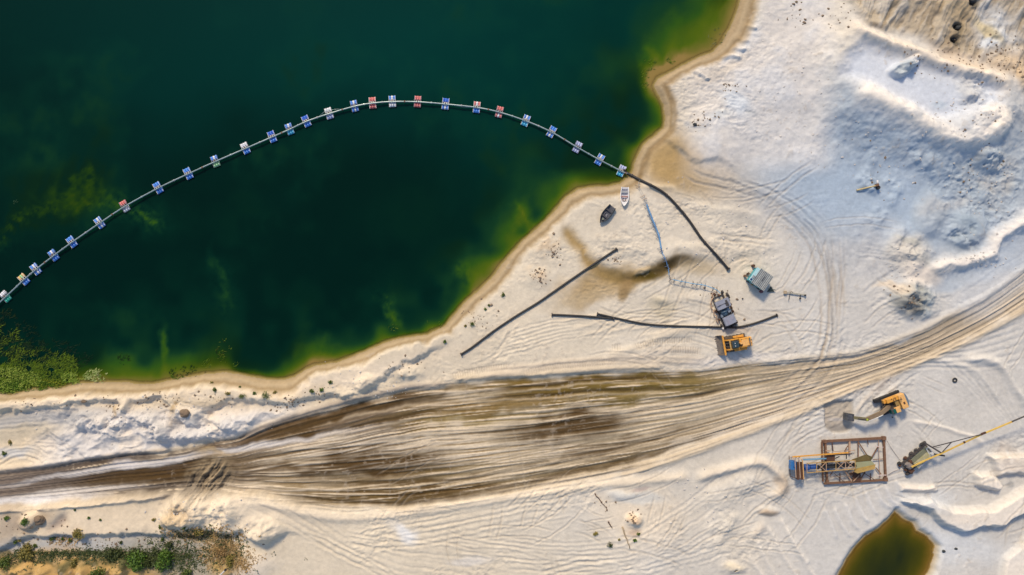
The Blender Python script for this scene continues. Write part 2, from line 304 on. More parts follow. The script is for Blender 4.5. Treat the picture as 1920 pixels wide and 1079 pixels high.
stain(280, 1050, 80, 20, (0.07, 0.09, 0.03), .6, 5, .6, 1.2, tex=.9)
for i in range(7): mound(20 + i * 34, 1064 + (i % 3) * 8, 16, 12, 1.0, 20 * i, .6, .5, rough=.6)
stain(480, 1068, 40, 20, (0.76, 0.66, 0.53), .8, -20, .6, .6); mound(470, 1060, 40, 26, .9, -20)

# ------------------------------------------------------------------ sand point with its wet gully
stain(1300, 320, 88, 44, (0.42, 0.29, 0.13), .95, 12, .6, .8); stain(1250, 300, 34, 56, (0.44, 0.30, 0.13), .9, 25, .6, .5); stain(1390, 350, 90, 40, (0.55, 0.47, 0.37), .7, 20, .6, .8)
stain(1470, 400, 60, 40, (0.52, 0.47, 0.41), .5, 35, .6, .8)
s, m = plateau([(1247, 262), (1262, 272), (1278, 284), (1294, 300), (1312, 307), (1345, 299), (1372, 312), (1400, 335), (1440, 345), (1480, 300), (1500, 180), (1330, 90), (1270, 160)], .5, 6, z=.3, warp=.25, rag=.9, fade=lambda a, b: 1 - sm(np.hypot(a - 1300, (b - 285) * 1.1), 30, 120))
for p, h, w_ in [([(1262, 268), (1280, 287), (1296, 302)], -.2, 4)]: ridge(p, h, w_, tint=(0.36, 0.35, 0.32), k=.5)  # dark tint paints the shade under the point's small cliff
gl = [(1048, 424), (1065, 440), (1085, 468), (1103, 492), (1125, 508), (1150, 517), (1170, 522), (1195, 516), (1222, 508), (1245, 498), (1268, 490), (1290, 487)]
ridge(gl, -.26, 11, tint=(0.38, 0.265, 0.12), k=1.0, warp=.8, rag=1.2)
gp_ = WP(smooth_line(gl)); s = win(gp_, 30); d_, T_, S_, L_ = polydist(U[s] + wx[s] * .6, V[s] + wy[s] * .6, gp_); mix(np.exp(-(d_ / (5 + 3 * noise(T_ / 20, T_ * 0, 2))) ** 2) * sm(T_, 90, 160) * .8, (0.20, 0.135, 0.045), s)
stain(1172, 524, 30, 13, (0.22, 0.145, 0.05), .95, -10, .6, .2); stain(1216, 515, 30, 11, (0.085, 0.06, 0.012), 1., -8, .6, .15); stain(1274, 490, 32, 9, (0.06, 0.04, 0.016), 1., -6, .7, .15); stain(1244, 502, 22, 9, (0.09, 0.06, 0.02), .95, -15, .6, .15)
mound(1216, 516, 22, 8, -.3, -8); mound(1200, 508, 14, 6, .35, -20); mound(1270, 478, 44, 12, .3, -4); mound(1140, 492, 40, 12, .25, 20)
stain(1120, 535, 66, 24, (0.43, 0.31, 0.165), .95, -18, .7, .9); stain(1195, 512, 90, 14, (0.36, 0.26, 0.13), .8, -8, .7, 1.3, tex=.8); stain(1095, 555, 60, 14, (0.50, 0.39, 0.24), .7, -20, .7, .9); stain(1168, 545, 10, 16, (0.38, 0.27, 0.13), .7, 10, .6, .5)
stain(1245, 575, 26, 22, (0.50, 0.44, 0.32), .75, 30, .6, 1.); mound(1240, 562, 10, 6, .4); stain(1335, 475, 60, 18, (0.55, 0.50, 0.42), .5, 5, .6, .8); stain(1340, 500, 60, 18, (0.60, 0.50, 0.36), .5, 5, .7, .8)
for a in [(1190, 470, 30, 9, .25, -10), (1300, 470, 46, 10, .35, 10), (1335, 455, 40, 8, .3, 15), (1400, 470, 40, 10, .3, -5), (1310, 560, 40, 9, .2, 0), (1030, 470, 26, 22, .35, 30), (1010, 520, 26, 16, .35, 0), (1150, 455, 30, 10, .2, 0), (1350, 430, 60, 14, .2, 10)]: mound(*a, rough=.3)
stain(1035, 468, 20, 18, (0.56, 0.40, 0.24), .5, 30, .7, 1.4, tex=1.5); stain(1018, 518, 22, 14, (0.55, 0.38, 0.22), .5, 30, .7, 1.4, tex=1.5)

ridge([(1285, 380), (1330, 392), (1390, 400), (1425, 410), (1445, 440)], .28, 7, 14, warp=.5)
ridge([(1185, 350), (1240, 352), (1262, 352), (1275, 372)], .22, 6, tint=(0.70, 0.58, 0.40), k=.5)
for i in range(9): ridge([(1040 + i * 22, 606 + (i * 37) % 26), (1090 + i * 22, 596 + (i * 37) % 26), (1140 + i * 20, 588 + (i * 31) % 30)], .12, 3, tint=(0.72, 0.60, 0.44), k=.25)
for i in range(7): track([(870 + i * 12, 690 - i * 3), (960, 665 - i * 7), (1080, 632 - i * 6), (1180, 628 - i * 3)], 2.0, .08)

# ------------------------------------------------------------------ churned ground left of the loader
ridge([(1130, 668), (1200, 650), (1240, 630), (1300, 615), (1350, 617)], .35, 8, 10, tint=(0.66, 0.56, 0.42), k=.5)
ridge([(1180, 672), (1250, 655), (1320, 660)], .3, 8, tint=(0.58, 0.50, 0.41), k=.5)
def cleats(pts, w, dep, per):
    pts = WP(smooth_line(pts)); s = win(pts, 30)
    d, T, S, L = polydist(U[s], V[s], pts)
    m = (1 - sm(d, w * .8, w * 1.1)) * sm(np.minimum(T, L - T), 0, 12)
    H[s] += m * dep * (np.sin(T * 2 * math.pi / per)) - m * .08; mix(m * .35 * sm(-np.sin(T * 2 * math.pi / per), -.2, .8), (0.30, 0.24, 0.18), s)
cleats([(842, 708), (880, 698), (930, 690), (960, 688)], 6, .07, 4.6); cleats([(975, 702), (1040, 688), (1095, 684), (1160, 676)], 6, .07, 4.6)
cleats([(1185, 652), (1240, 640), (1305, 638)], 6, .07, 4.6); cleats([(1250, 656), (1290, 657), (1320, 660)], 7, .07, 4.6); cleats([(1170, 650), (1140, 652)], 6, .06, 4.6); cleats([(1325, 637), (1348, 637)], 6, .06, 4.6)
for y in (678, 686): ridge([(900, y + 20), (1020, y + 5), (1150, y - 6), (1250, y - 8), (1330, y - 4)], .2, 4, tint=(0.52, 0.44, 0.35), k=.6)
stain(1130, 686, 200, 12, (0.50, 0.43, 0.34), .5, -3, .7, .8); stain(1390, 672, 90, 12, (0.58, 0.57, 0.58), .5, -4, .6, .6)
stain(1384, 620, 40, 6, (0.45, 0.39, 0.33), .7, -2, .5, .3)

# ------------------------------------------------------------------ wheel tracks over the sand
DK = (0.36, 0.31, 0.25)
track([(1290, 312), (1315, 328), (1345, 336), (1380, 344), (1420, 362), (1450, 376), (1480, 395), (1510, 416), (1530, 435), (1545, 460)], 2.4, .14, tint=DK, k=1.3)
track([(1275, 322), (1300, 340), (1340, 350), (1400, 364), (1440, 380), (1475, 402), (1505, 428), (1525, 455), (1535, 480)], 2.4, .15, tint=DK, k=1.3)
track([(1460, 380), (1500, 405), (1530, 440), (1548, 480), (1558, 540), (1562, 600), (1556, 650), (1535, 690), (1500, 725), (1450, 752)], 2.6, .14, 5, 10, tint=(0.40, 0.33, 0.25), k=.9)
track([(1380, 345), (1450, 372), (1520, 425), (1552, 500), (1560, 600), (1545, 670), (1500, 720)], 2.4, .15, 2, 18, tint=(0.34, 0.28, 0.21), k=.9)
track([(1550, 470), (1556, 540), (1560, 620), (1553, 665), (1530, 700), (1480, 740)], 3.0, .16, 1, 0, tint=(0.24, 0.22, 0.20), k=.8)
track([(1572, 430), (1575, 500), (1568, 560), (1560, 640), (1540, 700)], 2.4, .08, 3, 10, tint=(0.46, 0.38, 0.29), k=.8)
track([(1400, 690), (1480, 670), (1560, 640), (1660, 600)], 2.0, .05, 4, 10); track([(1330, 690), (1430, 680), (1520, 655), (1600, 590)], 2, .05, 3, 9)
track([(1605, 560), (1650, 525), (1700, 490)], 3, .12); track([(1615, 590), (1660, 560), (1710, 530)], 3, .14); track([(1600, 470), (1680, 480), (1740, 500)], 2, .08, 4, 8)
track([(475, 925), (540, 960), (600, 1000), (680, 1042), (780, 1070), (900, 1085)], 2.2, .10, 4, 12, tint=DK, k=.15)
track([(570, 1000), (640, 1030), (720, 1075), (760, 1110)], 2.2, .12, 3, 9)
track([(680, 992), (800, 972), (900, 955), (1000, 935), (1100, 925)], 2.2, .09, 4, 11); track([(690, 1010), (800, 1000), (900, 980), (1000, 962), (1080, 950)], 2.2, .10, 5, 9)
track([(640, 1000), (760, 1020), (880, 1030), (960, 1035), (1040, 1060)], 2.2, .10, 4, 8); track([(840, 1005), (940, 1020), (1020, 1030), (1100, 1032), (1180, 1020), (1260, 980), (1330, 930), (1390, 880)], 2.2, .10, 4, 13)
track([(1050, 1075), (1180, 1058), (1270, 1030), (1330, 990), (1400, 900), (1420, 860)], 2.2, .08, 3, 14); track([(940, 1050), (1100, 1058), (1200, 1065), (1300, 1040), (1380, 1020)], 2.2, .10, 4, 9)
track([(1000, 1075), (1080, 1055), (1160, 1050)], 2.4, .12, 3, 10); track([(1230, 905), (1265, 950)], 3, .16, 3, 9); track([(1230, 945), (1250, 975)], 3, .2)
for i, (a, b, c_, d_) in enumerate([(1405, 1040), (1450, 1079), (1440, 985), (1500, 1090)][:0] + [(1404, 1038, 1440, 1090), (1418, 1010, 1462, 1090), (1440, 985, 1500, 1090), (1462, 968, 1536, 1095), (1474, 985, 1520, 1060)]):
    ridge([(a, b), ((a + c_) / 2 - 2, (b + d_) / 2), (c_, d_)], .32, 3, 6, warp=.15, fade=12, tint=(0.76, 0.70, 0.62), k=.4)
for i in range(8):
    a = 1545 + i * 19; b = 950 - i * 9 + (i * 53) % 11
    ridge([(a, b), (a + 14, b + 32), (a + 25 + (i * 7) % 9, b + 62 - i * 3)], .26, 2.4, 5, warp=.1, fade=10, tint=(0.76, 0.74, 0.72), k=.35)
for i in range(14): track([(1650 + i * 7, 800 + i * 3.0), (1662 + i * 7.5, 818 + i * 3.2), (1680 + i * 7, 838 + i * 3)], 1.7, .09, fade=8)
track([(1700, 790), (1730, 820), (1760, 860)], 2, .12, 2, 7); ridge([(1700, 790), (1750, 797), (1800, 812), (1830, 822), (1855, 845)], .25, 3, 5, tint=(0.74, 0.68, 0.60), k=.5)
for i in range(7): track([(1740 + i * 24, 660 + (i * 31) % 25), (1790 + i * 20, 700 + i * 10), (1850 + i * 14, 760 + i * 8), (1905 + i * 6, 830)], 2.2, .09, fade=40)
ridge([(1800, 672), (1850, 675), (1880, 690), (1905, 730), (1945, 780)], .75, 7, 8, tint=(0.70, 0.66, 0.60), k=.4); ridge([(1720, 668), (1780, 680), (1830, 700), (1880, 760)], .3, 5, 7)
for i in range(5): track([(1620 + i * 30, 712 - i * 6), (1580 + i * 14, 760), (1600 + i * 10, 800)][:2] + [(1575 + i * 12, 790)], 2.2, .08)
ridge([(1675, 672 + 30), (1640, 730), (1612, 760), (1598, 785)], .25, 4, tint=(0.66, 0.58, 0.48), k=.5); ridge([(1690, 715), (1660, 745), (1640, 775)], .2, 4, tint=(0.66, 0.58, 0.48), k=.5)
for i in range(6): track([(1440 + i * 8, 900 - i * 14), (1480, 850 - i * 11), (1540, 815 - i * 10), (1640, 770 - i * 16)], 2.0, .06)
for i in range(6): track([(1600 + i * 8, 650 + i * 9), (1720, 655 + i * 7), (1840, 630 + i * 12), (1930, 600 + i * 14)], 2.4, .10)
for i in range(5): track([(1700 + i * 10, 560 + i * 7), (1790, 555 + i * 5), (1880, 500 + i * 7), (1930, 470 + i * 8)], 2.4, .08)
for i in range(9): track([(1790 + i * 9, 880), (1792 + i * 9, 905 + (i * 7) % 16), (1800 + i * 9, 925 + (i * 7) % 14)], 2.2, .10, fade=8)
# dug rectangle beside the bucket
s, m = plateau([(1546, 757), (1560, 752), (1598, 752), (1600, 800), (1588, 812), (1562, 812), (1548, 800)], -.55, 3, z=0, warp=.2, rag=.5); mix(m * .8, (0.42, 0.365, 0.295), s)
stain(1572, 804, 24, 8, (0.28, 0.26, 0.24), .8, 4, .4, .1); stain(1572, 787, 22, 3, (0.42, 0.41, 0.42), .6, 5, .5, .2); stain(1551, 775, 4, 24, (0.48, 0.42, 0.35), .6, 4, .5, .2)
# spoil heaps
ridge([(1300, 900), (1360, 880), (1420, 868), (1450, 880), (1468, 905), (1455, 926), (1432, 930)], .9, 10, 8, tint=(0.70, 0.60, 0.48), k=.6); stain(1462, 908, 14, 20, (0.50, 0.40, 0.30), .7, -15, .5, .6, tex=.5)
mound(1395, 900, 24, 16, .8, 0, .8, .8); mound(1350, 925, 30, 16, .5, -30, .8, .8); mound(1440, 958, 13, 6, .7, 0); stain(1440, 960, 13, 6, (0.45, 0.33, 0.22), .8, 0, .5, .6)
ridge([(1400, 1020), (1440, 975)], .5, 8, tint=(0.62, 0.53, 0.43), k=.5); mound(1345, 985, 22, 30, .6, 15, .8, .8, rough=.6); mound(1375, 1068, 18, 7, .7); stain(1375, 1068, 18, 7, (0.76, 0.66, 0.50), .8)
stain(1205, 965, 80, 60, (0.76, 0.66, 0.52), .8, 10, .6, .8); mound(1188, 975, 12, 10, .8, rough=.6); stain(1186, 972, 12, 10, (0.70, 0.50, 0.32), .8, 0, .6, .6, tex=.7); stain(1186, 998, 14, 9, (0.50, 0.35, 0.24), .6, 0, .6, .6, tex=.7)
stain(1190, 930, 50, 12, (0.50, 0.58, 0.64), .4, 8); mound(1165, 925, 22, 7, .4, -4); stain(1200, 915, 16, 4, (0.50, 0.40, 0.36), .7, -8, .4, .3)
stain(757, 996, 26, 14, WHITE, .8, 10, .7, 1.); stain(880, 1050, 40, 8, (0.70, 0.68, 0.66), .5)
track([(960, 938), (1010, 925), (1100, 905)], 2, .05)

# ------------------------------------------------------------------ raised slabs of sand, bottom right
for pts, h in [([(1690, 910), (1752, 912), (1760, 922), (1692, 921)], .8), ([(1833, 891), (1861, 889), (1884, 909), (1879, 921), (1836, 914)], 1.5),
               ([(1860, 856), (1990, 850), (1990, 905), (1912, 888), (1876, 893)], 1.3),
               ([(1700, 944), (1750, 938), (1762, 950), (1796, 962), (1865, 958), (1910, 930), (1990, 900), (1990, 945), (1920, 966), (1890, 988), (1843, 992), (1818, 1002), (1794, 996), (1762, 980), (1748, 958)], 1.8),
               ([(1890, 1050), (1930, 1010), (1990, 1000), (1990, 1130), (1880, 1130)], 1.1)]:
    s, m = plateau(pts, h, 5, warp=.3, rag=.7); mix(m * .85, (0.80, 0.72, 0.62), s)
stain(1780, 1020, 100, 30, (0.60, 0.64, 0.68), .6, 6, .7, .7); stain(1730, 940, 60, 20, (0.60, 0.64, 0.68), .5); stain(1730, 960, 36, 14, (0.44, 0.43, 0.40), .6, 10, .6, .8, tex=.8); stain(1760, 985, 20, 8, (0.36, 0.38, 0.40), .5, 0, .6, 1., tex=.8)  # first stain is the slab's bluish shadow, painted on the sand
stain(1900, 860, 30, 26, (0.50, 0.43, 0.36), .6, 0, .7, 1.1, tex=.9); stain(1735, 925, 8, 4, (0.35, 0.36, 0.38), .7); stain(1890, 907, 12, 7, (0.20, 0.22, 0.24), .6, 0, .6, 1.)

# ------------------------------------------------------------------ white heaps on the right
s, m = blob(1690, 330, 290, 165, 14, .5, 1.1); mix(m * .95, BLUE_SHADE, s)  # cool sand, with the blue of the shaded slope painted in
s, m = blob(1860, 320, 90, 110, 0, .6, 1.1); mix(m * .5, (0.36, 0.43, 0.50), s)  # more of the painted slope shade, further right
s, m = blob(1480, 270, 130, 110, 30, .6, 1.1); mix(m * .45, BLUE_SHADE, s)  # painted slope shade thinning out to the left
RIM = [(1600, 30), (1650, 62), (1700, 84), (1760, 104), (1810, 122), (1865, 134), (1912, 150), (1930, 200), (1917, 216), (1903, 236), (1873, 267), (1818, 279), (1784, 298), (1758, 288), (1708, 272), (1660, 250), (1612, 228), (1575, 200), (1560, 120), (1570, 60)]
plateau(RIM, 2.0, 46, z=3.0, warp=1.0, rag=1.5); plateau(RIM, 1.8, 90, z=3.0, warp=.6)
mix(sm(H, 2.6, 4.2) * sm(U, 1450, 1560) * .9, (0.72, 0.70, 0.68))
s, m = plateau([(1622, 78), (1680, 98), (1725, 110), (1800, 132), (1845, 150), (1880, 160), (1880, 190), (1850, 200), (1800, 215), (1780, 230), (1740, 222), (1680, 185), (1640, 160), (1585, 140), (1590, 105)], -1.2, 16, z=3, warp=.6, rag=1.5); mix(m * .85, (0.58, 0.63, 0.71), s)  # hollow tinted blue to paint the shade on its sunless slope
ridge([(1590, 40), (1640, 68), (1700, 88), (1760, 112), (1810, 128), (1870, 145), (1900, 168)], 1.2, 16, 12, z=3, tint=LIT_CREAM, k=.95)  # crest painted paler where the sun strikes it
ridge([(1600, 168), (1650, 190), (1700, 215), (1740, 240), (1790, 262), (1840, 262), (1880, 240), (1900, 205)], 1.0, 22, 14, z=3, tint=(0.84, 0.78, 0.70), k=.95)  # sunlit lower rim, its brightness painted into the tint
mound(1850, 225, 40, 26, .7, -30, z=3, rough=.5); stain(1860, 225, 36, 22, (0.84, 0.77, 0.68), .8, -30, z=3)
mound(1688, 130, 20, 11, 1.3, -12, .3, .2, z=3, rough=.3); mound(1708, 118, 16, 9, 1.5, -35, .4, .2, z=3, rough=.5); stain(1692, 130, 22, 11, (0.40, 0.45, 0.48), .85, -15, .4, .3, z=3)
mound(1830, 175, 26, 34, .7, 10, .8, .8, z=3, rough=1.2); stain(1825, 175, 24, 32, (0.48, 0.48, 0.47), .7, 10, .6, 1., z=3, tex=1.); stain(1760, 200, 16, 6, (0.46, 0.54, 0.62), .6, 0, z=3)
# cliffs of white spoil under the rim, blue slope shade painted in
for i in range(26):
    a = 1600 + random.random() * 320; b = 250 + random.random() * 200
    if random.random() < .35: a = 1800 + random.random() * 120; b = 270 + random.random() * 150
    mound(a, b, 8 + random.random() * 16, 5 + random.random() * 8, .2 + random.random() * .3, random.random() * 90, .8, .8, rough=.7)
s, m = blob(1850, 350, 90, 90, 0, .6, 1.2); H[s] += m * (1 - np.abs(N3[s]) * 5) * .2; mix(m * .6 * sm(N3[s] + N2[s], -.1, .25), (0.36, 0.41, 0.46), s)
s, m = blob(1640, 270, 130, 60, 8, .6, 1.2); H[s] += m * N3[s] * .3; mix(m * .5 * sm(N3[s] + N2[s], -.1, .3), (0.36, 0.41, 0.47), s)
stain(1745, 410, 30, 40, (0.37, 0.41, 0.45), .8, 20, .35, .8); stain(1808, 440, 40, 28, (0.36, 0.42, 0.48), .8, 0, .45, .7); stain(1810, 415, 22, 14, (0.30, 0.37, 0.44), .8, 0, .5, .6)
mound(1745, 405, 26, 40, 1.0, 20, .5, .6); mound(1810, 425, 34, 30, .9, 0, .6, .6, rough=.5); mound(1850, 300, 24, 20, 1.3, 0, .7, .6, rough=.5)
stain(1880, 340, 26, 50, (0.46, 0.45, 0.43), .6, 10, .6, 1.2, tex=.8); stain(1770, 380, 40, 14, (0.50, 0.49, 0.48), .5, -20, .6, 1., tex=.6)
stain(1610, 360, 120, 50, (0.38, 0.47, 0.58), .6, -5, .7, .8); stain(1660, 430, 90, 30, (0.39, 0.48, 0.585), .6, 5, .7, .8); stain(1880, 460, 60, 40, (0.44, 0.52, 0.62), .6, -30, .7, .8)  # blue shade of the slope deepened in the colour
ridge([(1735, 508), (1780, 500), (1830, 488), (1860, 478), (1872, 455), (1895, 435), (1960, 405)], 1.5, 17, 13, z=1, tint=(0.82, 0.76, 0.69), k=.85, warp=.9, rag=1.6)
stain(1820, 520, 90, 16, (0.46, 0.54, 0.63), .6, -15); stain(1850, 545, 70, 40, (0.54, 0.57, 0.61), .5, -30)  # first stain paints the blue shadow below the ridge
mound(1705, 470, 36, 28, 1.2, -10, .8, .6, rough=.4); stain(1700, 470, 40, 26, (0.60, 0.54, 0.44), .7, -20, .6, .7); stain(1702, 452, 24, 6, (0.32, 0.33, 0.31), .8, 12, .5, .5); stain(1733, 488, 18, 10, (0.34, 0.34, 0.32), .7, 0, .6, 1., tex=.8)
mound(1720, 515, 36, 22, .8, 20, .8, .5); stain(1725, 515, 36, 20, (0.76, 0.67, 0.57), .7, 20)
mound(1708, 560, 40, 28, 1.9, 15, .6, .4, rough=.5); stain(1706, 560, 40, 29, (0.33, 0.35, 0.34), .9, 15, .35, .5); stain(1698, 570, 26, 17, (0.12, 0.115, 0.11), .85, 25, .6, .6, tex=.5); stain(1740, 575, 12, 18, (0.36, 0.42, 0.46), .6, 10, .6, .8, tex=.8)
stain(1672, 532, 30, 8, (0.70, 0.56, 0.40), .6, -15, .6, 1., tex=.6)
s, m = blob(1640, 470, 80, 50, 10, .6, 1.); mix(m * .35, (0.56, 0.53, 0.50), s); H[s] += m * N3[s] * .2
# tan cliffs at the top right corner
s = win([(1560, -300), (1990, 240)], 40)
edge = V[s] - np.interp(U[s], [1500, 1580, 1620, 1650, 1700, 1750, 1800, 1850, 1890, 1920, 1990], [-60, 10, 45, 62, 70, 85, 105, 125, 150, 185, 230]) * 1.0 + WY[s] * .8
m = (1 - sm(edge, -14, 12)) * sm(U[s], 1545, 1620)
mix(m * .95, (0.42, 0.355, 0.265), s)
stt = fbm((U[s] + V[s] * .4) / 11 + WX[s] * .05, V[s] / 70, 4, 4, .6)
H[s] += m * (stt * .5 + N2[s] * 1.2 + N3[s] * .4 + .8); mix(m * sm(stt + N3[s], 0, .5) * .5, (0.50, 0.48, 0.45), s); mix(m * sm(-stt + N3[s] * .8, .05, .45) * .6, (0.27, 0.205, 0.13), s)
stain(1860, 55, 34, 60, (0.60, 0.63, 0.66), .7, -30, .6, 1., tex=.4); stain(1800, 30, 30, 46, (0.36, 0.27, 0.15), .7, -10, .6, 1., tex=.4); stain(1850, 60, 10, 34, (0.55, 0.46, 0.27), .8, -38, .6, .4); stain(1850, 85, 13, 10, (0.66, 0.70, 0.74), .8, 0, .5, .6)
stain(1800, 115, 60, 18, (0.60, 0.46, 0.31), .6, 20, .6, .8, tex=.4); stain(1895, 130, 40, 34, (0.56, 0.43, 0.29), .8, 20, .6, .8, tex=.5)
for (a, b, r_) in [(1796, 52, 7), (1788, 74, 6), (1822, 4, 6)]:
    mound(a, b, r_ * 1.3, r_, -1.2, 0, .5, .2); stain(a, b, r_ * 1.6, r_ * 1.4, (0.10, 0.095, 0.08), .9, 0, .5, .6)
# pale uneven sand, top middle
s = win([(1250, -60), (1560, 330)], 30); m = sm(U[s], 1260, 1330) * (1 - sm(U[s], 1520, 1580)) * (1 - sm(V[s], 280, 340))
H[s] += m * (N2[s] * .4 + N3[s] * .05); mix(m * .7, (0.70, 0.665, 0.63), s); mix(m * sm(N2[s], .02, .4) * .5, (0.58, 0.60, 0.63), s)
for p in [[(1395, 45), (1410, 52), (1422, 54)], [(1378, 66), (1390, 76), (1406, 78)], [(1372, 84), (1385, 92), (1400, 92)], [(1306, 134), (1320, 142), (1330, 150)], [(1350, 108), (1370, 104), (1390, 112)]]:
    ridge(p, .5, 4, 6, warp=.2, fade=8); ridge([(a + 1, b + 5) for a, b in p], -.25, 4, warp=.2, fade=8, tint=(0.56, 0.62, 0.68), k=.4)
stain(1378, 195, 30, 22, (0.60, 0.65, 0.70), .7, 35, .6, .8); stain(1305, 232, 14, 7, (0.42, 0.44, 0.46), .6, 0, .6, 1., tex=.9); stain(1345, 218, 22, 8, (0.54, 0.57, 0.58), .7); stain(1408, 213, 12, 4, (0.40, 0.42, 0.43), .7, 20)
stain(1400, 20, 26, 40, (0.62, 0.58, 0.49), .7, 10, .6, .6); stain(1345, 130, 50, 14, (0.62, 0.55, 0.46), .6, -25, .6, .8)

for (a, b, c_, d_, cc, k, an) in [(1150, 518, 40, 10, (0.26, 0.18, 0.07), .9, 8), (1190, 520, 30, 9, (0.16, 0.105, 0.035), .95, -8), (1218, 516, 26, 9, (0.07, 0.05, 0.008), 1.0, -8), (1246, 502, 24, 8, (0.08, 0.055, 0.02), .95, -18), (1276, 490, 30, 8, (0.05, 0.035, 0.015), 1.0, -6), (1310, 500, 30, 14, (0.42, 0.34, 0.22), .7, 10), (1170, 540, 9, 20, (0.28, 0.19, 0.09), .8, 12), (1205, 505, 16, 5, (0.48, 0.38, 0.24), .8, -20)]:
    stain(a, b, c_, d_, cc, k, an, .7, .3)
rt = random.Random(5)
for i in range(95):
    z_ = rt.choice([(1050, 1500, 560, 700), (1420, 1900, 560, 900), (700, 1500, 900, 1075), (1300, 1900, 900, 1075), (1250, 1560, 330, 640), (620, 1200, 960, 1079)])
    a, b = rt.uniform(z_[0], z_[1]), rt.uniform(z_[2], z_[3]); th = R(rt.gauss(20, 40)); L_ = rt.uniform(60, 170); k_ = rt.uniform(-.5, .5); pts = []
    for j in range(5): pts.append((a, b)); a += L_ / 4 * math.cos(th); b -= L_ / 4 * math.sin(th); th += k_ * .4
    track(pts, rt.uniform(1.3, 2.0), rt.uniform(.07, .12), 2, rt.uniform(12, 20), tint=(0.42, 0.36, 0.28), k=.4)
mr_ = (1 - np.abs(fbm(U / 14 + WX * .04, V / 10 + WY * .04, 4, 6, .6)) * 3.5); pm_ = sm(fbm(U / 120, V / 90, 3, 1), .02, .4) * (LD > 20) * (1 - inr)
H += .025 * fbm(U / 4.5, V / 3.2, 2, 3) * (LD > 15)
H += mr_ * pm_ * .10 * (1 - .65 * sm(U, 1350, 1500) * (1 - sm(V, 500, 620))); del mr_
# ------------------------------------------------------------------ beach, lake bed, pond bed
bw = 19 + 12 * N2 + 14 * N1 + 7 * N3 + 12 * sm(U, 1050, 1200) * (1 - sm(V, 60, 140))
WET = np.array((0.36, 0.265, 0.15))
m = (1 - sm(LD, bw * .6, bw * 1.25)); mix(m * .95, WET)
mix(np.exp(-((LD - bw * .62) / 2.6) ** 2) * .5, (0.27, 0.19, 0.10)); mix(np.exp(-((LD - bw * .36) / 3.6) ** 2) * .55, (0.47, 0.37, 0.235))
mix(np.exp(-((LD - 1) / 2.0) ** 2) * .5, (0.32, 0.25, 0.14))
land = sm(LD, 0, bw * 1.5)
bench = -1.0 + .32 * sm(LD, 0, 9) + .06 * np.exp(-((LD - bw * .40) / 4) ** 2) - .06 * np.exp(-((LD - bw * .68) / 4) ** 2) + .25 * sm(LD, bw * .6, bw * 1.3) + .02 * N3
H = bench * (1 - land) + H * land
# lagoon-side dark channel near the hose
m = sm(U, 1180, 1195) * (1 - sm(V, 335, 345)) * sm(V, 130, 175)
mix(m * np.exp(-((LD - 17) / 5.5) ** 2) * .75, (0.26, 0.18, 0.09))
# depth below water
DEP = np.clip(-LD, 0, None)
shelf = 12 + 30 * sm(noise(U / 75, V / 75, 5) + noise(U / 30, V / 30, 2) * .7, -.35, .45)
shelf = shelf + 55 * np.exp(-((U - 1330) / 120) ** 2 - ((V - 40) / 110) ** 2) + 14 * np.exp(-((U - 1110) / 80) ** 2 - ((V - 330) / 50) ** 2)
depth = 1 - .62 * np.exp(-(DEP / (shelf * .62)) ** 1.2) - .38 * np.exp(-DEP / (shelf * 1.9))                       # 0 at the edge, 1 deep
streak = fbm((U * .9 + V * .3) / 16, (V - U * .25) / 60, 3, 1)
depth = depth + .22 * streak * sm(DEP, 3, 30) * np.clip(1.02 - depth, 0, 1)
def shoal(u, v, ru, rv, k, ang=0):
    global depth
    s, m = blob(u, v, ru, rv, ang, .85, 1.1); depth[s] -= k * m * np.clip(1 + .9 * streak[s] + .6 * N3[s], .2, 1.6)
def wisp(pts, w, k):
    pts = WP(smooth_line(pts), WZ); s = win(pts, w * 5); d, T, S, L = polydist(U[s] + WX[s] * .7 + wx[s], V[s] + WY[s] * .7 + wy[s], pts)
    tx = np.clip(1 + 2.0 * fbm((U[s] + V[s]) / 16, (V[s] - U[s]) / 9, 4, 2, .6), .1, 2)
    depth[s] -= k * (np.exp(-(d / w) ** 2) * .7 + .3 * np.exp(-d / w / 1.6)) * tx * sm(np.minimum(T, L - T), -4, 30)
wisp([(-20, 470), (20, 430), (60, 405), (110, 380), (155, 366), (200, 372), (250, 390), (320, 425)], 12, .26); wisp([(150, 300), (158, 330), (160, 366), (150, 400)], 16, .34); shoal(150, 368, 62, 30, .12)
wisp([(140, 372), (160, 362), (178, 370)], 10, .25)
wisp([(400, 480), (415, 540), (420, 600)], 16, .10); wisp([(960, 380), (980, 400), (1000, 440)], 8, .14); wisp([(715, 540), (735, 590), (750, 620)], 12, .16); wisp([(860, 480), (880, 520), (900, 540)], 14, .1)
for a in [(110, 350, 90, 70, .12), (158, 350, 30, 40, .10), (90, 300, 100, 60, .05), (590, 652, 34, 26, .22), (300, 660, 9, 34, .28), (200, 680, 40, 26, .15),
          (735, 592, 14, 30, .16, -15), (400, 520, 10, 60, .05), (905, 500, 34, 34, .14, -40), (980, 400, 14, 30, .14, 20), (950, 425, 18, 50, .10, 20), (1060, 340, 40, 20, .12, -20), (750, 400, 70, 50, .04), (310, 410, 50, 30, .05, 20),
          (1215, 130, 14, 26, .3), (1250, 118, 40, 12, .35, -25), (1110, 180, 80, 120, .05), (870, 555, 26, 26, .12), (1280, 60, 70, 50, .08), (420, 540, 18, 30, .06), (180, 220, 30, 60, .035), (850, 380, 60, 80, .03), (940, 270, 60, 40, .03)]: shoal(*a)
depth = np.clip(depth, 0, 1.12)
depth = depth - .07 * sm(fbm(U / 130 + WX * .01, V / 95, 3, 4), .0, .45) * sm(DEP, 20, 120) * np.clip(1 + 2 * fbm(U / 24, V / 34, 3, 1), .3, 1.7)
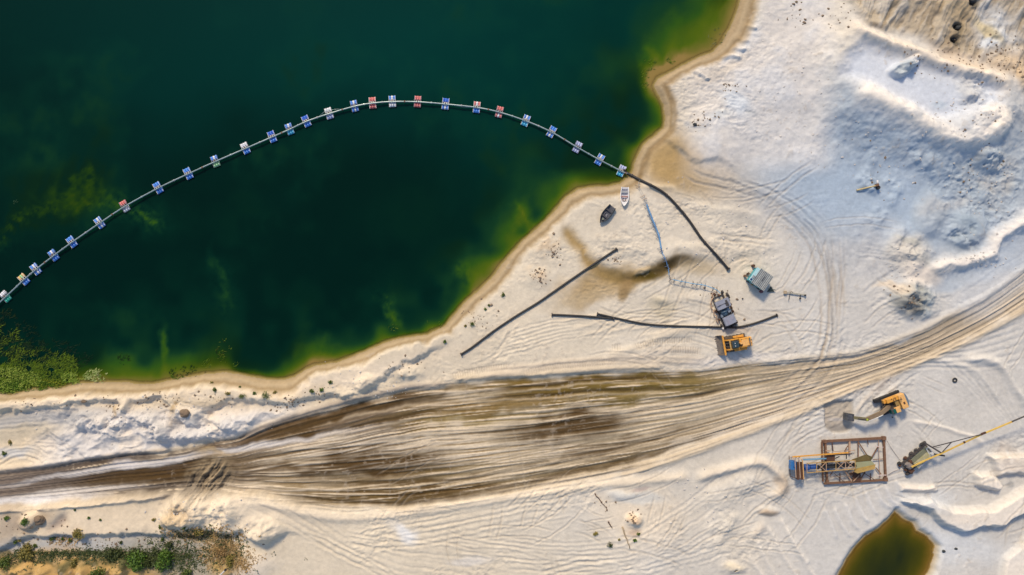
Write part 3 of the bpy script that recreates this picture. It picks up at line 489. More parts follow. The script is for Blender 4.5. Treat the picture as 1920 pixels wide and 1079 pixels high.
depth = np.where(DEP > 90, np.maximum(depth, .60 + .25 * fbm(U / 11, V / 8, 3, 2)), depth)
pdep = 1 - np.exp(-(np.clip(-PD, 0, None) / 26) ** 1.2) + .14 * streak; pdep = np.clip(pdep, 0, 1.1)
H = np.where(LD < 0, -1.0 - .05 * DEP.clip(0, 8) / 8 - 3.6 * depth * sm(DEP, 0, 30) - .35 * sm(DEP, 0, 12), H)
pland = sm(PD, 0, 15)
H = np.where(PD < 15, (-1.0 + .55 * sm(PD, 0, 15)) * (1 - pland) + H * pland, H)
H = np.where(PD < 0, -1.0 - .4 * sm(-PD, 0, 8) - 1.6 * pdep * sm(-PD, 0, 40), H)
mix((1 - sm(PD, 3, 10)) * .85, (0.52, 0.45, 0.33)); mix(np.exp(-((PD - 1) / 2.2) ** 2) * .5, (0.36, 0.25, 0.12)); mix((PD < 0) * 1.0, (0.30, 0.20, 0.06))
mix((LD < 0) * 1.0, (0.30, 0.23, 0.08))
# fine speckle of clods and grit everywhere on land
spk = sm(N4 + N3 * .6, .30, .55) * sm(fbm(U / 90, V / 90, 3, 4), .0, .35)
mix(spk * .35 * (LD > 8), (0.40, 0.34, 0.27)); H += spk * .05 * (LD > 8)
C *= (1 + .10 * N2 + .07 * N4)[..., None]
C = np.clip(C, 0.01, 0.84)
far = sm(np.maximum(np.abs(U - 960) - 1500, np.abs(V - 540) - 1100), 0, 2500)
H = np.where(LD > 0, H * (1 - far) + far * (.5 + 3 * fbm(U / 3000, V / 3000, 3, 2)), H)

# ------------------------------------------------------------------ materials
def newmat(name):
    m = bpy.data.materials.new(name); m.use_nodes = True
    return m, m.node_tree, m.node_tree.nodes['Principled BSDF']
def ground_mat():
    m, t, b = newmat('sand'); N = t.nodes.new
    a = N('ShaderNodeAttribute'); a.attribute_name = 'tint'
    tc = N('ShaderNodeTexCoord')
    n1 = N('ShaderNodeTexNoise'); n1.inputs['Scale'].default_value = 1.1; n1.inputs['Detail'].default_value = 10; n1.inputs['Roughness'].default_value = .72
    n2 = N('ShaderNodeTexNoise'); n2.inputs['Scale'].default_value = 5.5; n2.inputs['Detail'].default_value = 4
    t.links.new(tc.outputs['Object'], n1.inputs[0]); t.links.new(tc.outputs['Object'], n2.inputs[0])
    mr = N('ShaderNodeMapRange'); mr.inputs[1].default_value = .25; mr.inputs[2].default_value = .75; mr.inputs[3].default_value = .86; mr.inputs[4].default_value = 1.12
    t.links.new(n1.outputs[0], mr.inputs[0])
    vm = N('ShaderNodeVectorMath'); vm.operation = 'SCALE'; t.links.new(a.outputs['Color'], vm.inputs[0]); t.links.new(mr.outputs[0], vm.inputs['Scale'])
    t.links.new(vm.outputs[0], b.inputs['Base Color']); b.inputs['Roughness'].default_value = .95; b.inputs['Specular IOR Level'].default_value = .15
    ad = N('ShaderNodeMath'); ad.operation = 'ADD'; t.links.new(n1.outputs[0], ad.inputs[0])
    m2 = N('ShaderNodeMath'); m2.operation = 'MULTIPLY'; m2.inputs[1].default_value = .35; t.links.new(n2.outputs[0], m2.inputs[0]); t.links.new(m2.outputs[0], ad.inputs[1])
    bp = N('ShaderNodeBump'); bp.inputs['Strength'].default_value = .45; bp.inputs['Distance'].default_value = .14
    t.links.new(ad.outputs[0], bp.inputs['Height']); t.links.new(bp.outputs[0], b.inputs['Normal'])
    return m
def water_mat(name):
    m, t, b = newmat(name); N = t.nodes.new
    a = N('ShaderNodeAttribute'); a.attribute_name = 'tint'
    t.links.new(a.outputs['Color'], b.inputs['Base Color']); b.inputs['Roughness'].default_value = .12; b.inputs['IOR'].default_value = 1.33; b.inputs['Specular IOR Level'].default_value = .10
    tc = N('ShaderNodeTexCoord'); n = N('ShaderNodeTexNoise'); n.inputs['Scale'].default_value = 1.3; n.inputs['Detail'].default_value = 5
    t.links.new(tc.outputs['Object'], n.inputs[0])
    bp = N('ShaderNodeBump'); bp.inputs['Strength'].default_value = .12; bp.inputs['Distance'].default_value = .05
    t.links.new(n.outputs[0], bp.inputs['Height']); t.links.new(bp.outputs[0], b.inputs['Normal'])
    al = N('ShaderNodeAttribute'); al.attribute_name = 'murk'; t.links.new(al.outputs['Fac'], b.inputs['Alpha'])
    return m
_mats = {}
def paint(name, c, rough=.6, metal=0.0, dirt=.35, scale=3.0, dcol=None):
    if name in _mats: return _mats[name]
    m, t, b = newmat(name); N = t.nodes.new
    tc = N('ShaderNodeTexCoord'); n = N('ShaderNodeTexNoise'); n.inputs['Scale'].default_value = scale; n.inputs['Detail'].default_value = 6; n.inputs['Roughness'].default_value = .65
    t.links.new(tc.outputs['Object'], n.inputs[0])
    cr = N('ShaderNodeMapRange'); cr.inputs[1].default_value = .42; cr.inputs[2].default_value = .72; cr.inputs[3].default_value = 0; cr.inputs[4].default_value = dirt
    t.links.new(n.outputs[0], cr.inputs[0])
    mx = N('ShaderNodeMix'); mx.data_type = 'RGBA'; t.links.new(cr.outputs[0], mx.inputs[0])
    mx.inputs[6].default_value = (*c, 1); mx.inputs[7].default_value = (*(dcol or tuple(x * .4 + .05 for x in c)), 1)
    t.links.new(mx.outputs[2], b.inputs['Base Color']); b.inputs['Roughness'].default_value = rough; b.inputs['Metallic'].default_value = metal
    _mats[name] = m; return m

# ------------------------------------------------------------------ meshes of ground and water
def tag(o, label=None, cat=None, group=None, kind=None):
    if label: o['label'] = label
    if cat: o['category'] = cat
    if group: o['group'] = group
    if kind: o['kind'] = kind
    return o
def grid_mesh(name, ua, va, Z, tint, keep=None, extra=None):
    nu, nv = len(ua), len(va)
    X, Y = np.meshgrid((ua - CX) / 10, (CY - va) / 10)
    co = np.stack([X, Y, Z], -1).reshape(-1, 3)
    idx = np.arange(nu * nv).reshape(nv, nu)
    q = np.stack([idx[1:, :-1], idx[1:, 1:], idx[:-1, 1:], idx[:-1, :-1]], -1).reshape(-1, 4)
    if keep is not None:
        k = keep[1:, :-1] | keep[1:, 1:] | keep[:-1, 1:] | keep[:-1, :-1]; q = q[k.reshape(-1)]
        used = np.unique(q); remap = np.zeros(nu * nv, np.int64); remap[used] = np.arange(len(used)); q = remap[q]; co = co[used]
    me = bpy.data.meshes.new(name); me.vertices.add(len(co)); me.vertices.foreach_set('co', co.astype(np.float32).ravel())
    me.loops.add(q.size); me.loops.foreach_set('vertex_index', q.astype(np.int32).ravel())
    me.polygons.add(len(q)); me.polygons.foreach_set('loop_start', np.arange(0, q.size, 4, dtype=np.int32)); me.polygons.foreach_set('loop_total', np.full(len(q), 4, np.int32))
    me.polygons.foreach_set('use_smooth', np.ones(len(q), bool))
    t = tint.reshape(-1, 3); 
    if keep is not None: t = t[used]
    at = me.attributes.new('tint', 'FLOAT_COLOR', 'POINT'); at.data.foreach_set('color', np.concatenate([t, np.ones((len(t), 1))], 1).astype(np.float32).ravel())
    if extra is not None:
        e = extra.reshape(-1); e = e[used] if keep is not None else e
        a2 = me.attributes.new('murk', 'FLOAT', 'POINT'); a2.data.foreach_set('value', e.astype(np.float32))
    me.update(); me.validate()
    o = bpy.data.objects.new(name, me); col.objects.link(o); return o
g = grid_mesh('ground', UA, VA, H, C); g.data.materials.append(ground_mat()); g['kind'] = 'structure'
# water colour by depth
def ramp(x, stops):
    xs = [a for a, _ in stops]; return np.stack([np.interp(x, xs, [c[i] for _, c in stops]) for i in range(3)], -1)
wc = ramp(depth, [(0, (0.26, 0.18, 0.055)), (.15, (0.15, 0.14, 0.025)), (.34, (0.072, 0.118, 0.006)), (.55, (0.026, 0.082, 0.008)), (.75, (0.006, 0.040, 0.014)), (.92, (0.0010, 0.020, 0.0125)), (1.02, (0.0002, 0.0105, 0.0082)), (1.12, (0.0001, 0.0065, 0.005))])
hue = sm(noise(U / 75, V / 75, 6) + noise(U / 150, V / 150, 2), -.15, .35)[..., None]
wc = wc * (1 - .45 * hue * (sm(depth, .1, .5) * (1 - sm(depth, .8, 1)))[..., None])
tint_n = (sm(V, 420, 0) if False else (1 - sm(V + N1 * 200, 60, 420)))[..., None]
edgev = np.clip(1 - np.hypot((U - 760) / 1150, (V - 60) / 620), 0, 1)[..., None]
wc = wc + tint_n * edgev * np.array((0.0, 0.020, 0.018)) * sm(depth, .7, 1)[..., None]
murk = sm(DEP, 0, 9)
s2 = (slice(None, None, 2), slice(None, None, 2))
wo_ = grid_mesh('water', UA[::2], VA[::2], np.full(U[s2].shape, WZ), wc[s2], keep=(LD[s2] < 5), extra=murk[s2]); wo_.data.materials.append(water_mat('lake_water')); wo_['kind'] = 'structure'
pc = ramp(pdep, [(0, (0.22, 0.13, 0.03)), (.2, (0.13, 0.085, 0.012)), (.5, (0.062, 0.058, 0.006)), (.8, (0.032, 0.037, 0.007)), (1.0, (0.017, 0.024, 0.009))])
pw = grid_mesh('pond_water', UA[::2], VA[::2], np.full(U[s2].shape, WZ), pc[s2], keep=(PD[s2] < 4), extra=sm(-PD, 0, 6)[s2]); pw.data.materials.append(water_mat('pond_surface')); pw['kind'] = 'structure'
def gz(x, y):                                   # height of the sand at a world position
    u = CX + x * 10; v = CY - y * 10
    i = int(np.clip(np.searchsorted(UA, u) - 1, 0, len(UA) - 2)); j = int(np.clip(np.searchsorted(VA, v) - 1, 0, len(VA) - 2))
    a = (u - UA[i]) / (UA[i + 1] - UA[i]); b = (v - VA[j]) / (VA[j + 1] - VA[j])
    return float((H[j, i] * (1 - a) + H[j, i + 1] * a) * (1 - b) + (H[j + 1, i] * (1 - a) + H[j + 1, i + 1] * a) * b)
def G(u, v, dz=0.0):                            # a point on the sand seen at pixel u, v
    z = 0.0
    for _ in range(4): p = P(u, v, z); z = gz(p.x, p.y)
    p = P(u, v, z); p.z = z + dz; return p
# ------------------------------------------------------------------ OBJECTS
class MB:
    def __init__(s): s.b = bmesh.new()
    def box(s, cx, cy, cz, sx, sy, sz, rz=0, ry=0, rx=0, bev=0.0):
        M = Matrix.Translation((cx, cy, cz)) @ Matrix.Rotation(rz, 4, 'Z') @ Matrix.Rotation(ry, 4, 'Y') @ Matrix.Rotation(rx, 4, 'X') @ Matrix.Diagonal((sx, sy, sz, 1))
        r = bmesh.ops.create_cube(s.b, size=1.0, matrix=M)
        if bev:
            es = list({e for v in r['verts'] for e in v.link_edges}); bmesh.ops.bevel(s.b, geom=es, offset=bev, segments=2, affect='EDGES', profile=.5)
        return s
    def beam(s, p, q, w=.1, h=None):
        p = Vector(p); q = Vector(q); d = q - p; L = d.length
        M = Matrix.Translation((p + q) / 2) @ d.to_track_quat('X', 'Z').to_matrix().to_4x4() @ Matrix.Diagonal((L, w, h or w, 1))
        bmesh.ops.create_cube(s.b, size=1.0, matrix=M); return s
    def cyl(s, p, q, r, r2=None, seg=14, caps=True):
        p = Vector(p); q = Vector(q); d = q - p
        M = Matrix.Translation((p + q) / 2) @ d.to_track_quat('Z', 'Y').to_matrix().to_4x4()
        bmesh.ops.create_cone(s.b, cap_ends=caps, segments=seg, radius1=r, radius2=r if r2 is None else r2, depth=d.length, matrix=M); return s
    def tube(s, pts, r, seg=10):
        pts = [Vector(p) for p in pts]; rings = []
        for i, p in enumerate(pts):
            t = (pts[min(i + 1, len(pts) - 1)] - pts[max(i - 1, 0)]).normalized(); a = t.cross(Vector((0, 0, 1)));
            if a.length < 1e-4: a = Vector((1, 0, 0))
            a.normalize(); b = a.cross(t)
            rr = r[i] if isinstance(r, (list, tuple)) else r
            rings.append([s.b.verts.new(p + (a * math.cos(k * 2 * math.pi / seg) + b * math.sin(k * 2 * math.pi / seg)) * rr) for k in range(seg)])
        for i in range(len(rings) - 1):
            for k in range(seg): s.b.faces.new((rings[i][k], rings[i][(k + 1) % seg], rings[i + 1][(k + 1) % seg], rings[i + 1][k]))
        s.b.faces.new(rings[0][::-1]); s.b.faces.new(rings[-1]); return s
    def prism(s, pts, z0, z1, axis='z'):
        """outline extruded; axis y: pts are (x, z) and z0..z1 run along y"""
        f = (lambda a, b, c: (a, b, c)) if axis == 'z' else (lambda a, b, c: (a, c, b))
        A = [s.b.verts.new(f(a, b, z0)) for a, b in pts]; B = [s.b.verts.new(f(a, b, z1)) for a, b in pts]; n = len(pts)
        s.b.faces.new(A[::-1]); s.b.faces.new(B)
        for i in range(n): s.b.faces.new((A[i], A[(i + 1) % n], B[(i + 1) % n], B[i]))
        return s
    def ring(s, c, R_, r, seg=22, seg2=8):
        c = Vector(c); rr = []
        for i in range(seg):
            a = i * 2 * math.pi / seg
            rr.append([s.b.verts.new(c + Vector(((R_ + r * math.cos(k * 2 * math.pi / seg2)) * math.cos(a), (R_ + r * math.cos(k * 2 * math.pi / seg2)) * math.sin(a), r * math.sin(k * 2 * math.pi / seg2)))) for k in range(seg2)])
        for i in range(seg):
            for k in range(seg2): s.b.faces.new((rr[i][k], rr[(i + 1) % seg][k], rr[(i + 1) % seg][(k + 1) % seg2], rr[i][(k + 1) % seg2]))
        return s
    def build(s, name, mat, parent=None, smooth=False):
        bmesh.ops.recalc_face_normals(s.b, faces=s.b.faces)
        me = bpy.data.meshes.new(name); s.b.to_mesh(me); s.b.free(); me.materials.append(mat)
        if smooth:
            for p in me.polygons: p.use_smooth = True
        o = bpy.data.objects.new(name, me); col.objects.link(o)
        if parent: o.parent = parent
        return o
def thing(name, label, cat, loc, rz=0.0, group=None, rx=0, ry=0):
    o = bpy.data.objects.new(name, None); o.empty_display_size = .3; col.objects.link(o); o.location = loc; o.rotation_euler = (rx, ry, rz)
    return tag(o, label, cat, group)
def heading(du, dv): return math.atan2(-dv, du)
YEL = paint('yellow_paint', (0.74, 0.345, 0.04), .5, dirt=.75, scale=2.6, dcol=(0.30, 0.17, 0.07))
YELD = paint('faded_yellow', (0.52, 0.33, 0.11), .6, dirt=.85, scale=3, dcol=(0.20, 0.11, 0.055))
YPALE = paint('sunbleached_yellow', (0.80, 0.44, 0.14), .55, dirt=.65, scale=2.8, dcol=(0.46, 0.29, 0.14))
STEEL = paint('dark_steel', (0.045, 0.042, 0.045), .6, dirt=.5, dcol=(0.14, 0.10, 0.07))
BLACK = paint('black_rubber', (0.018, 0.018, 0.020), .65, dirt=.5, dcol=(0.06, 0.055, 0.05))
RUST = paint('rust', (0.20, 0.105, 0.06), .85, dirt=.7, scale=2, dcol=(0.10, 0.055, 0.035))
RUSTD = paint('dark_rust', (0.10, 0.045, 0.025), .85, dirt=.6, scale=2, dcol=(0.04, 0.025, 0.02))
RUSTL = paint('pale_rust', (0.46, 0.31, 0.21), .8, dirt=.6, scale=2, dcol=(0.22, 0.12, 0.07))
GREY = paint('grey_sheet', (0.34, 0.36, 0.38), .5, .2, dirt=.5, scale=1.5, dcol=(0.20, 0.18, 0.17))
LILAC = paint('galvanised_sheet', (0.33, 0.345, 0.41), .5, .2, dirt=.5, scale=2.2, dcol=(0.20, 0.20, 0.25))
GLASS = paint('dark_glass', (0.012, 0.035, 0.045), .08, dirt=.1)
GREENG = paint('green_glass', (0.01, 0.09, 0.07), .1, dirt=.1)
BLUE = paint('blue_paint', (0.03, 0.16, 0.42), .5, dirt=.4, dcol=(0.03, 0.06, 0.12))
PALEB = paint('pale_blue_paint', (0.20, 0.42, 0.62), .5, dirt=.4, dcol=(0.10, 0.18, 0.26))
TEAL = paint('teal_paint', (0.07, 0.36, 0.42), .55, dirt=.45, dcol=(0.06, 0.16, 0.19))
WHT = paint('white_paint', (0.82, 0.80, 0.78), .4, dirt=.2, dcol=(0.5, 0.45, 0.4))
WOOD = paint('grey_wood', (0.42, 0.33, 0.22), .85, dirt=.5, dcol=(0.18, 0.13, 0.09))
PIPEM = paint('pale_steel_pipe', (0.34, 0.42, 0.43), .35, .4, dirt=.5, scale=1.2, dcol=(0.14, 0.22, 0.22))

# ---- floating pipeline and its floats
FL = [(11.7, 556, 'W', 'T'), (46, 524, 'O', 'B'), (68.4, 505, 'S', 'S'), (101.7, 479, 'S', 'B'), (136, 454, 'B', 'B'), (188, 418, 'S', 'S'), (235, 387, 'R', 'W'),
      (297.6, 352.6, 'B', 'B'), (354, 326, 'B', 'B'), (404.6, 303, 'S', 'G'), (461, 278.6, 'W', 'B'), (511, 257, 'D', 'B'), (543.6, 242.7, 'S', 'C'), (575, 228, 'D', 'B'),
      (617.5, 213.4, 'W', 'L'), (665, 199.7, 'S', 'S'), (699, 193.8, 'R', 'R'), (736, 191, 'S', 'W'), (783.4, 191.5, 'R', 'R'), (835.6, 195.6, 'D', 'S'),
      (894, 202, 'P', 'B'), (936.3, 210.8, 'R', 'P'), (985.8, 227, 'S', 'C'), (1034, 248, 'B', 'S'), (1082.4, 276.6, 'L', 'L'), (1124, 300, 'S', 'B'), (1164.7, 321, 'L', 'C')]
CM = {'W': ['white_b'] * 3, 'T': ['teal_b'] * 3, 'O': ['orange_b', 'green_b', 'orange_b'], 'B': ['blue_b'] * 3, 'S': ['blue_b', 'white_b', 'blue_b'], 'R': ['red_b'] * 3, 'G': ['green_b'] * 3,
      'D': ['deep_b'] * 3, 'C': ['cyan_b'] * 3, 'L': ['lilac_b'] * 3, 'P': ['red_b', 'white_b', 'red_b']}
CN = {'W': 'white', 'T': 'teal green', 'O': 'orange and green', 'B': 'bright blue', 'S': 'blue and white striped', 'R': 'pinkish red', 'G': 'light green', 'D': 'deep blue', 'C': 'cyan', 'L': 'pale lilac', 'P': 'red and white'}
BC = {'white_b': (0.70, 0.72, 0.78), 'teal_b': (0.03, 0.50, 0.36), 'orange_b': (0.72, 0.45, 0.16), 'green_b': (0.34, 0.62, 0.34), 'blue_b': (0.07, 0.26, 0.78), 'deep_b': (0.03, 0.14, 0.64), 'red_b': (0.68, 0.20, 0.19), 'cyan_b': (0.07, 0.45, 0.72), 'lilac_b': (0.45, 0.50, 0.74)}
BM = {k: paint(k, v, .45, dirt=.4, scale=5, dcol=tuple(x * .55 + .12 for x in v)) for k, v in BC.items()}
fpos = [P(a, b, WZ) for a, b, _, _ in FL]
path = [(-60, 622)] + [(a, b) for a, b, _, _ in FL] + [(1176, 326)]
sp = smooth_line(path, 8)
pm = MB(); pm.tube([P(a, b, -.45 + (0.05 * math.sin(i * .7))) for i, (a, b) in enumerate(sp)], .13, 10); fp = pm.build('floating_pipe', PIPEM, smooth=True)
for i in range(len(path) - 1):
    for f_ in (.5,):
        j = int((i + f_) * 8); q0 = P(*sp[j], -.45 + .05 * math.sin(j * .7)); q1 = P(*sp[j + 1], -.45 + .05 * math.sin((j + 1) * .7)); d_ = (q1 - q0).normalized()
        m = MB(); m.cyl(q0 - d_ * .12, q0 + d_ * .12, .19); m.build('pipe_joint', [RUST, PIPEM, GREY][i % 3], fp)
tag(fp, 'long pale steel pipe curving across the green lake on barrel floats', 'pipe')
ORD = ['first', 'second', 'third', 'fourth', 'fifth', 'sixth', 'seventh', 'eighth', 'ninth', 'tenth', 'eleventh', 'twelfth', 'thirteenth', 'fourteenth', 'fifteenth', 'sixteenth', 'seventeenth', 'eighteenth', 'nineteenth', 'twentieth',
       'twenty-first', 'twenty-second', 'twenty-third', 'twenty-fourth', 'twenty-fifth', 'twenty-sixth', 'last']
def barrel_mesh(mat):
    m = MB(); m.tube([(0, -.41, 0), (0, -.405, 0), (0, -.15, 0), (0, -.135, 0), (0, -.12, 0), (0, .12, 0), (0, .135, 0), (0, .15, 0), (0, .405, 0), (0, .41, 0)], [.17, .21, .21, .225, .21, .21, .225, .21, .21, .17], 14)
    o = m.build('barrel', mat, smooth=True); return o
b0 = {}
for n_, (a, b, ca, cb) in enumerate(FL):
    i = n_ + 1; A = Vector((path[i - 1][0], -path[i - 1][1])); B = Vector((path[i + 1][0], -path[i + 1][1])); ang = math.atan2(B.y - A.y, B.x - A.x)
    k = len(FL) - 1 - n_
    lab = f"float with {CN[ca]} barrels above the pipe and {CN[cb]} below, {ORD[k].replace('-', ' ')} out from the shore"
    if len(lab.split()) > 16: lab = f"{CN[ca]} over {CN[cb]} barrel float, {ORD[k].replace('-', ' ')} out from shore"
    t = thing('barrel_float', lab, 'float', (fpos[n_].x, fpos[n_].y, WZ), ang + random.uniform(-.05, .05), 'barrel floats under the floating pipe')
    for sgn, cc in ((1, ca), (-1, cb)):
        for j in range(3):
            mn = CM[cc][j]
            if mn not in b0: o = barrel_mesh(BM[mn]); b0[mn] = o
            else: o = b0[mn].copy(); col.objects.link(o)
            o.parent = t; o.location = ((j - 1) * .435, sgn * .62, .12 + random.uniform(-.02, .02)); o.rotation_euler = (random.uniform(-.04, .04), 0, random.uniform(-.03, .03))
    m = MB()
    for sx in (-.60, .60): m.beam((sx, -1.06, .36), (sx, 1.06, .36), .055, .05)
    m.beam((-.66, 0.24, .36), (.66, .24, .36), .05); m.beam((-.66, -.24, .36), (.66, -.24, .36), .05); m.beam((-.2, -.24, .42), (-.2, .24, .42), .08); m.beam((.2, -.24, .42), (.2, .24, .42), .08)
    m.build('float_frame', WHT if n_ % 3 else LILAC, t)
    m = MB(); m.cyl((-.05, 0, .55), (.05, 0, .55), .19); m.build('pipe_clamp', RUST, t)
def cable(name, label, pts, r, mat, cat='cable'):
    m = MB(); m.tube(pts, r, 8); return tag(m.build(name, mat, smooth=True), label, cat)
cable('steel_cable', 'thin wire looping over the lilac and white float on the pipe', [P(*p) for p in [(598, 219, -.5), (608, 210, -.35), (620, 206.5, -.3), (632, 205, -.35), (642, 205, -.5)]], .035, PIPEM)
cable('steel_cable', 'thin wire hanging below the pipe between red float and deep blue float', [P(*p) for p in [(842, 196, -.4), (855, 199, -.6), (870, 201.5, -.6), (885, 201.5, -.4)]], .035, PIPEM)

# ---- black hoses and pipes on the sand
def ground_pipe(name, label, px, r, cat='pipe', flange=True, first=None):
    s_ = smooth_line(px, 8); pts = [G(a, b, r * .9) for a, b in s_]
    zs = [p.z for p in pts]
    for i in range(len(pts)): pts[i].z = max(sum(zs[max(0, i - 3):i + 4]) / len(zs[max(0, i - 3):i + 4]), zs[i])
    if first is not None:
        for i in range(6): pts[i].z = first * (1 - i / 6) + pts[i].z * (i / 6)
    m = MB(); m.tube(pts, r, 12); o = m.build(name, BLACK, smooth=True); tag(o, label, cat)
    for j in range(10, len(pts) - 6, 12):
        d = (pts[j + 1] - pts[j]).normalized(); f = MB(); f.cyl(pts[j] - d * .07, pts[j] + d * .07, r * 1.28); f.build('joint', STEEL, o)
    if flange:
        for p, q, nm in ((pts[0], pts[1], 'flange'), (pts[-1], pts[-2], 'flange')):
            if first is not None and p is pts[0]: continue
            d = (q - p).normalized(); f = MB(); f.cyl(p - d * .1, p + d * .08, r * 1.75); f.build(nm, STEEL, o)
    return o
ground_pipe('rubber_hose', 'thick black hose running from the last float across the sand to the right', [(1168, 322), (1180, 327.5), (1200, 338), (1225, 350.5), (1245, 363), (1262, 379), (1290, 412), (1315, 448), (1340, 476), (1365, 505)], .24, 'hose', first=-.45)
ground_pipe('black_pipe', 'long straight black pipe lying diagonally on the sand below the black boat', [(1156, 467.5), (1107, 500), (1059, 533), (1010, 567), (967.7, 593), (926, 621), (886, 651), (865, 664.5)], .20)
ground_pipe('black_pipe', 'short black pipe lying left of the bent pipe, its end tucked beside it', [(1035, 590.5), (1090, 593), (1150, 598)], .20)
ground_pipe('black_pipe', 'bent black pipe curving past the foot of the grey pump unit', [(1120, 589), (1160, 598), (1210, 608), (1260, 611.5), (1320, 613), (1375, 614), (1410, 608), (1456, 591.5)], .19)

# ---- boats
def boat(name, label, u0, v0, u1, v1, W, hullm, inm, seatm, dz=.02, seats=2):
    p = G(u0, v0); q = G(u1, v1); L = (q - p).length; d = q - p; ctr = (p + q) / 2; ctr.z = gz(ctr.x, ctr.y) + dz
    t = thing(name, label, 'boat', ctr, math.atan2(d.y, d.x), rx=R(2))
    n = 14; xs = [-.5 + i / n for i in range(n + 1)]
    def hw(f): f += .5; return W / 2 * (.84 + .16 * sm(np.float64(f), 0, .4)) * (1 - max(0, (f - .48) / .52) ** 2.1)
    b = bmesh.new(); rows = []
    for f in xs:
        w = max(hw(f), .02); sh = .10 * max(0, f * 2) ** 2; top = .55 + sh; kz = .0 + .25 * max(0, f * 2 - .3) ** 2
        pr = [(w * .0, kz), (w * .62, kz + .05), (w * .9, .26 + sh * .5), (w, top), (w + .05 * (w > .03), top + .03), (w * .93 - .03, top + .03), (w * .86 - .03, .30 + sh), (w * .6, .14 + kz), (0, .12 + kz)]
        row = [b.verts.new((f * L, y, z)) for y, z in pr] + [b.verts.new((f * L, -y, z)) for y, z in pr[1:-1]]
        rows.append((row, len(pr)))
    me_idx = [list(range(9)), [0] + list(range(9, 16)) + [8]]
    for i in range(n):
        for path_ in me_idx:
            for k in range(8):
                vs = [rows[i][0][path_[k]], rows[i][0][path_[k + 1]], rows[i + 1][0][path_[k + 1]], rows[i + 1][0][path_[k]]]
                try: b.faces.new(vs)
                except Exception: pass
    for path_ in me_idx:                            # stern board
        r0 = [rows[0][0][k] for k in path_[:5]] + [rows[0][0][k] for k in path_[5:]]
        try: b.faces.new(r0)
        except Exception: pass
    bmesh.ops.recalc_face_normals(b, faces=b.faces)
    me = bpy.data.meshes.new('hull'); b.to_mesh(me); b.free(); me.materials.append(hullm); me.materials.append(inm)
    for pl in me.polygons:
        pl.use_smooth = False
        if len(pl.vertices) == 4 and abs(pl.center.y) < W * .46 and pl.center.z > .1 and pl.center.z < .5 and abs(pl.center.y) < hw(pl.center.x / L) * .92 - .02 and pl.normal.z > .0: pl.material_index = 1
    h = bpy.data.objects.new('hull', me); col.objects.link(h); h.parent = t
    return t, L, hw
t, L, hw = boat('rowing_boat', 'small white rowing boat drawn up at the water edge, bow down', 1170.5, 352.5, 1169.5, 387.5, 1.55, WHT, paint('boat_floor', (0.66, 0.64, 0.66), .5, dirt=.4, dcol=(.42, .38, .38)), WOOD)
MAROON = paint('maroon_board', (0.30, 0.12, 0.11), .6, dirt=.3)
for f, w_, mt, nm in [(-.23, .34, GREY, 'seat'), (0.0, .20, MAROON, 'seat'), (-.43, .26, paint('pale_grey_plastic', (0.52, 0.52, 0.56), .5), 'stern_seat')]:
    m = MB(); m.box(f * L, 0, .42, w_, hw(f) * 1.72, .05); m.build(nm, mt, t)
m = MB(); m.prism([(f * L, hw(f) * .84) for f in (.27, .33, .40, .46)] + [(f * L, -hw(f) * .84) for f in (.46, .40, .33, .27)], .50, .55); m.build('foredeck', WHT, t)
m = MB(); m.tube([(.10 * L, .30, .22), (.15 * L, .2, .26), (.2 * L, .28, .2), (.23 * L, 0, .22), (.2 * L, -.25, .24), (.14 * L, -.3, .2), (.09 * L, -.15, .22)], .05, 6); m.build('rope', RUSTD, t)
DARKH = paint('black_hull', (0.012, 0.016, 0.017), .45, dirt=.4, dcol=(0.05, 0.06, 0.06))
t, L, hw = boat('rowing_boat', 'black flat rowing boat lying on the sand beside the white boat', 1148.5, 388, 1124.5, 418.5, 1.65, DARKH, paint('boat_bilge', (0.045, 0.055, 0.075), .5, dirt=.6, scale=4, dcol=(0.16, 0.14, 0.16)), WOOD)
for f in (-.22, .12):
    m = MB(); m.box(f * L, 0, .44, .26, hw(f) * 1.8, .05); m.build('seat', paint('dark_plank', (0.05, 0.05, 0.06), .7), t)
m = MB(); m.tube([(-.1 * L, -.35, .25), (0, -.42, .3), (.08 * L, -.35, .28)], .05, 6); m.box(.02 * L, .1, .22, .5, .3, .12, .4); m.build('bailer', paint('grey_bag', (0.22, 0.22, 0.25), .8), t)
m = MB(); m.box(.27 * L, -.02, .42, .4, .3, .1, .3); m.build('folded_tarp', paint('olive_tarp', (0.20, 0.22, 0.17), .8), t)

# ---- supply cables on trestles
def trestle(u, v, ang, lab, mat, s=1.0, h=.9):
    p = G(u, v); t = thing('cable_trestle', lab, 'trestle', p, ang, 'trestles under the supply cable')
    for sx in (-.28, .28):
        for sy in (-1, 1):
            m = MB(); m.beam((sx * s * 1.5, sy * .52 * s, -.05), (sx * s, 0, h), .05); m.build('leg', mat, t)
    m = MB(); m.beam((-.42 * s, 0, h), (.42 * s, 0, h), .06); m.beam((-.38 * s, -.34 * s, .3), (-.38 * s, .34 * s, .3), .04); m.beam((.38 * s, -.34 * s, .3), (.38 * s, .34 * s, .3), .04); m.build('crossbar', mat, t)
    return t
c1 = [(1195.5, 348), (1207, 371), (1211, 385), (1219, 406), (1225.5, 422), (1233.6, 443), (1238, 468), (1246, 487), (1251.5, 502)]
c2 = [(1259, 524.6), (1280, 529), (1301.5, 533), (1317, 535), (1339, 543)]
BLG = paint('blue_grey_steel', (0.16, 0.22, 0.34), .6, dirt=.6, scale=3, dcol=(0.12, 0.08, 0.07))
where1 = ['nearest the lake, below the black hose', 'second one down from the lake', 'at the top of the blue cable', 'a little below the top of the blue cable', 'halfway down the blue cable', 'just above the lower bend of the cable', 'where the cable thins towards the gully', 'near the edge of the wet gully', 'standing in the wet gully']
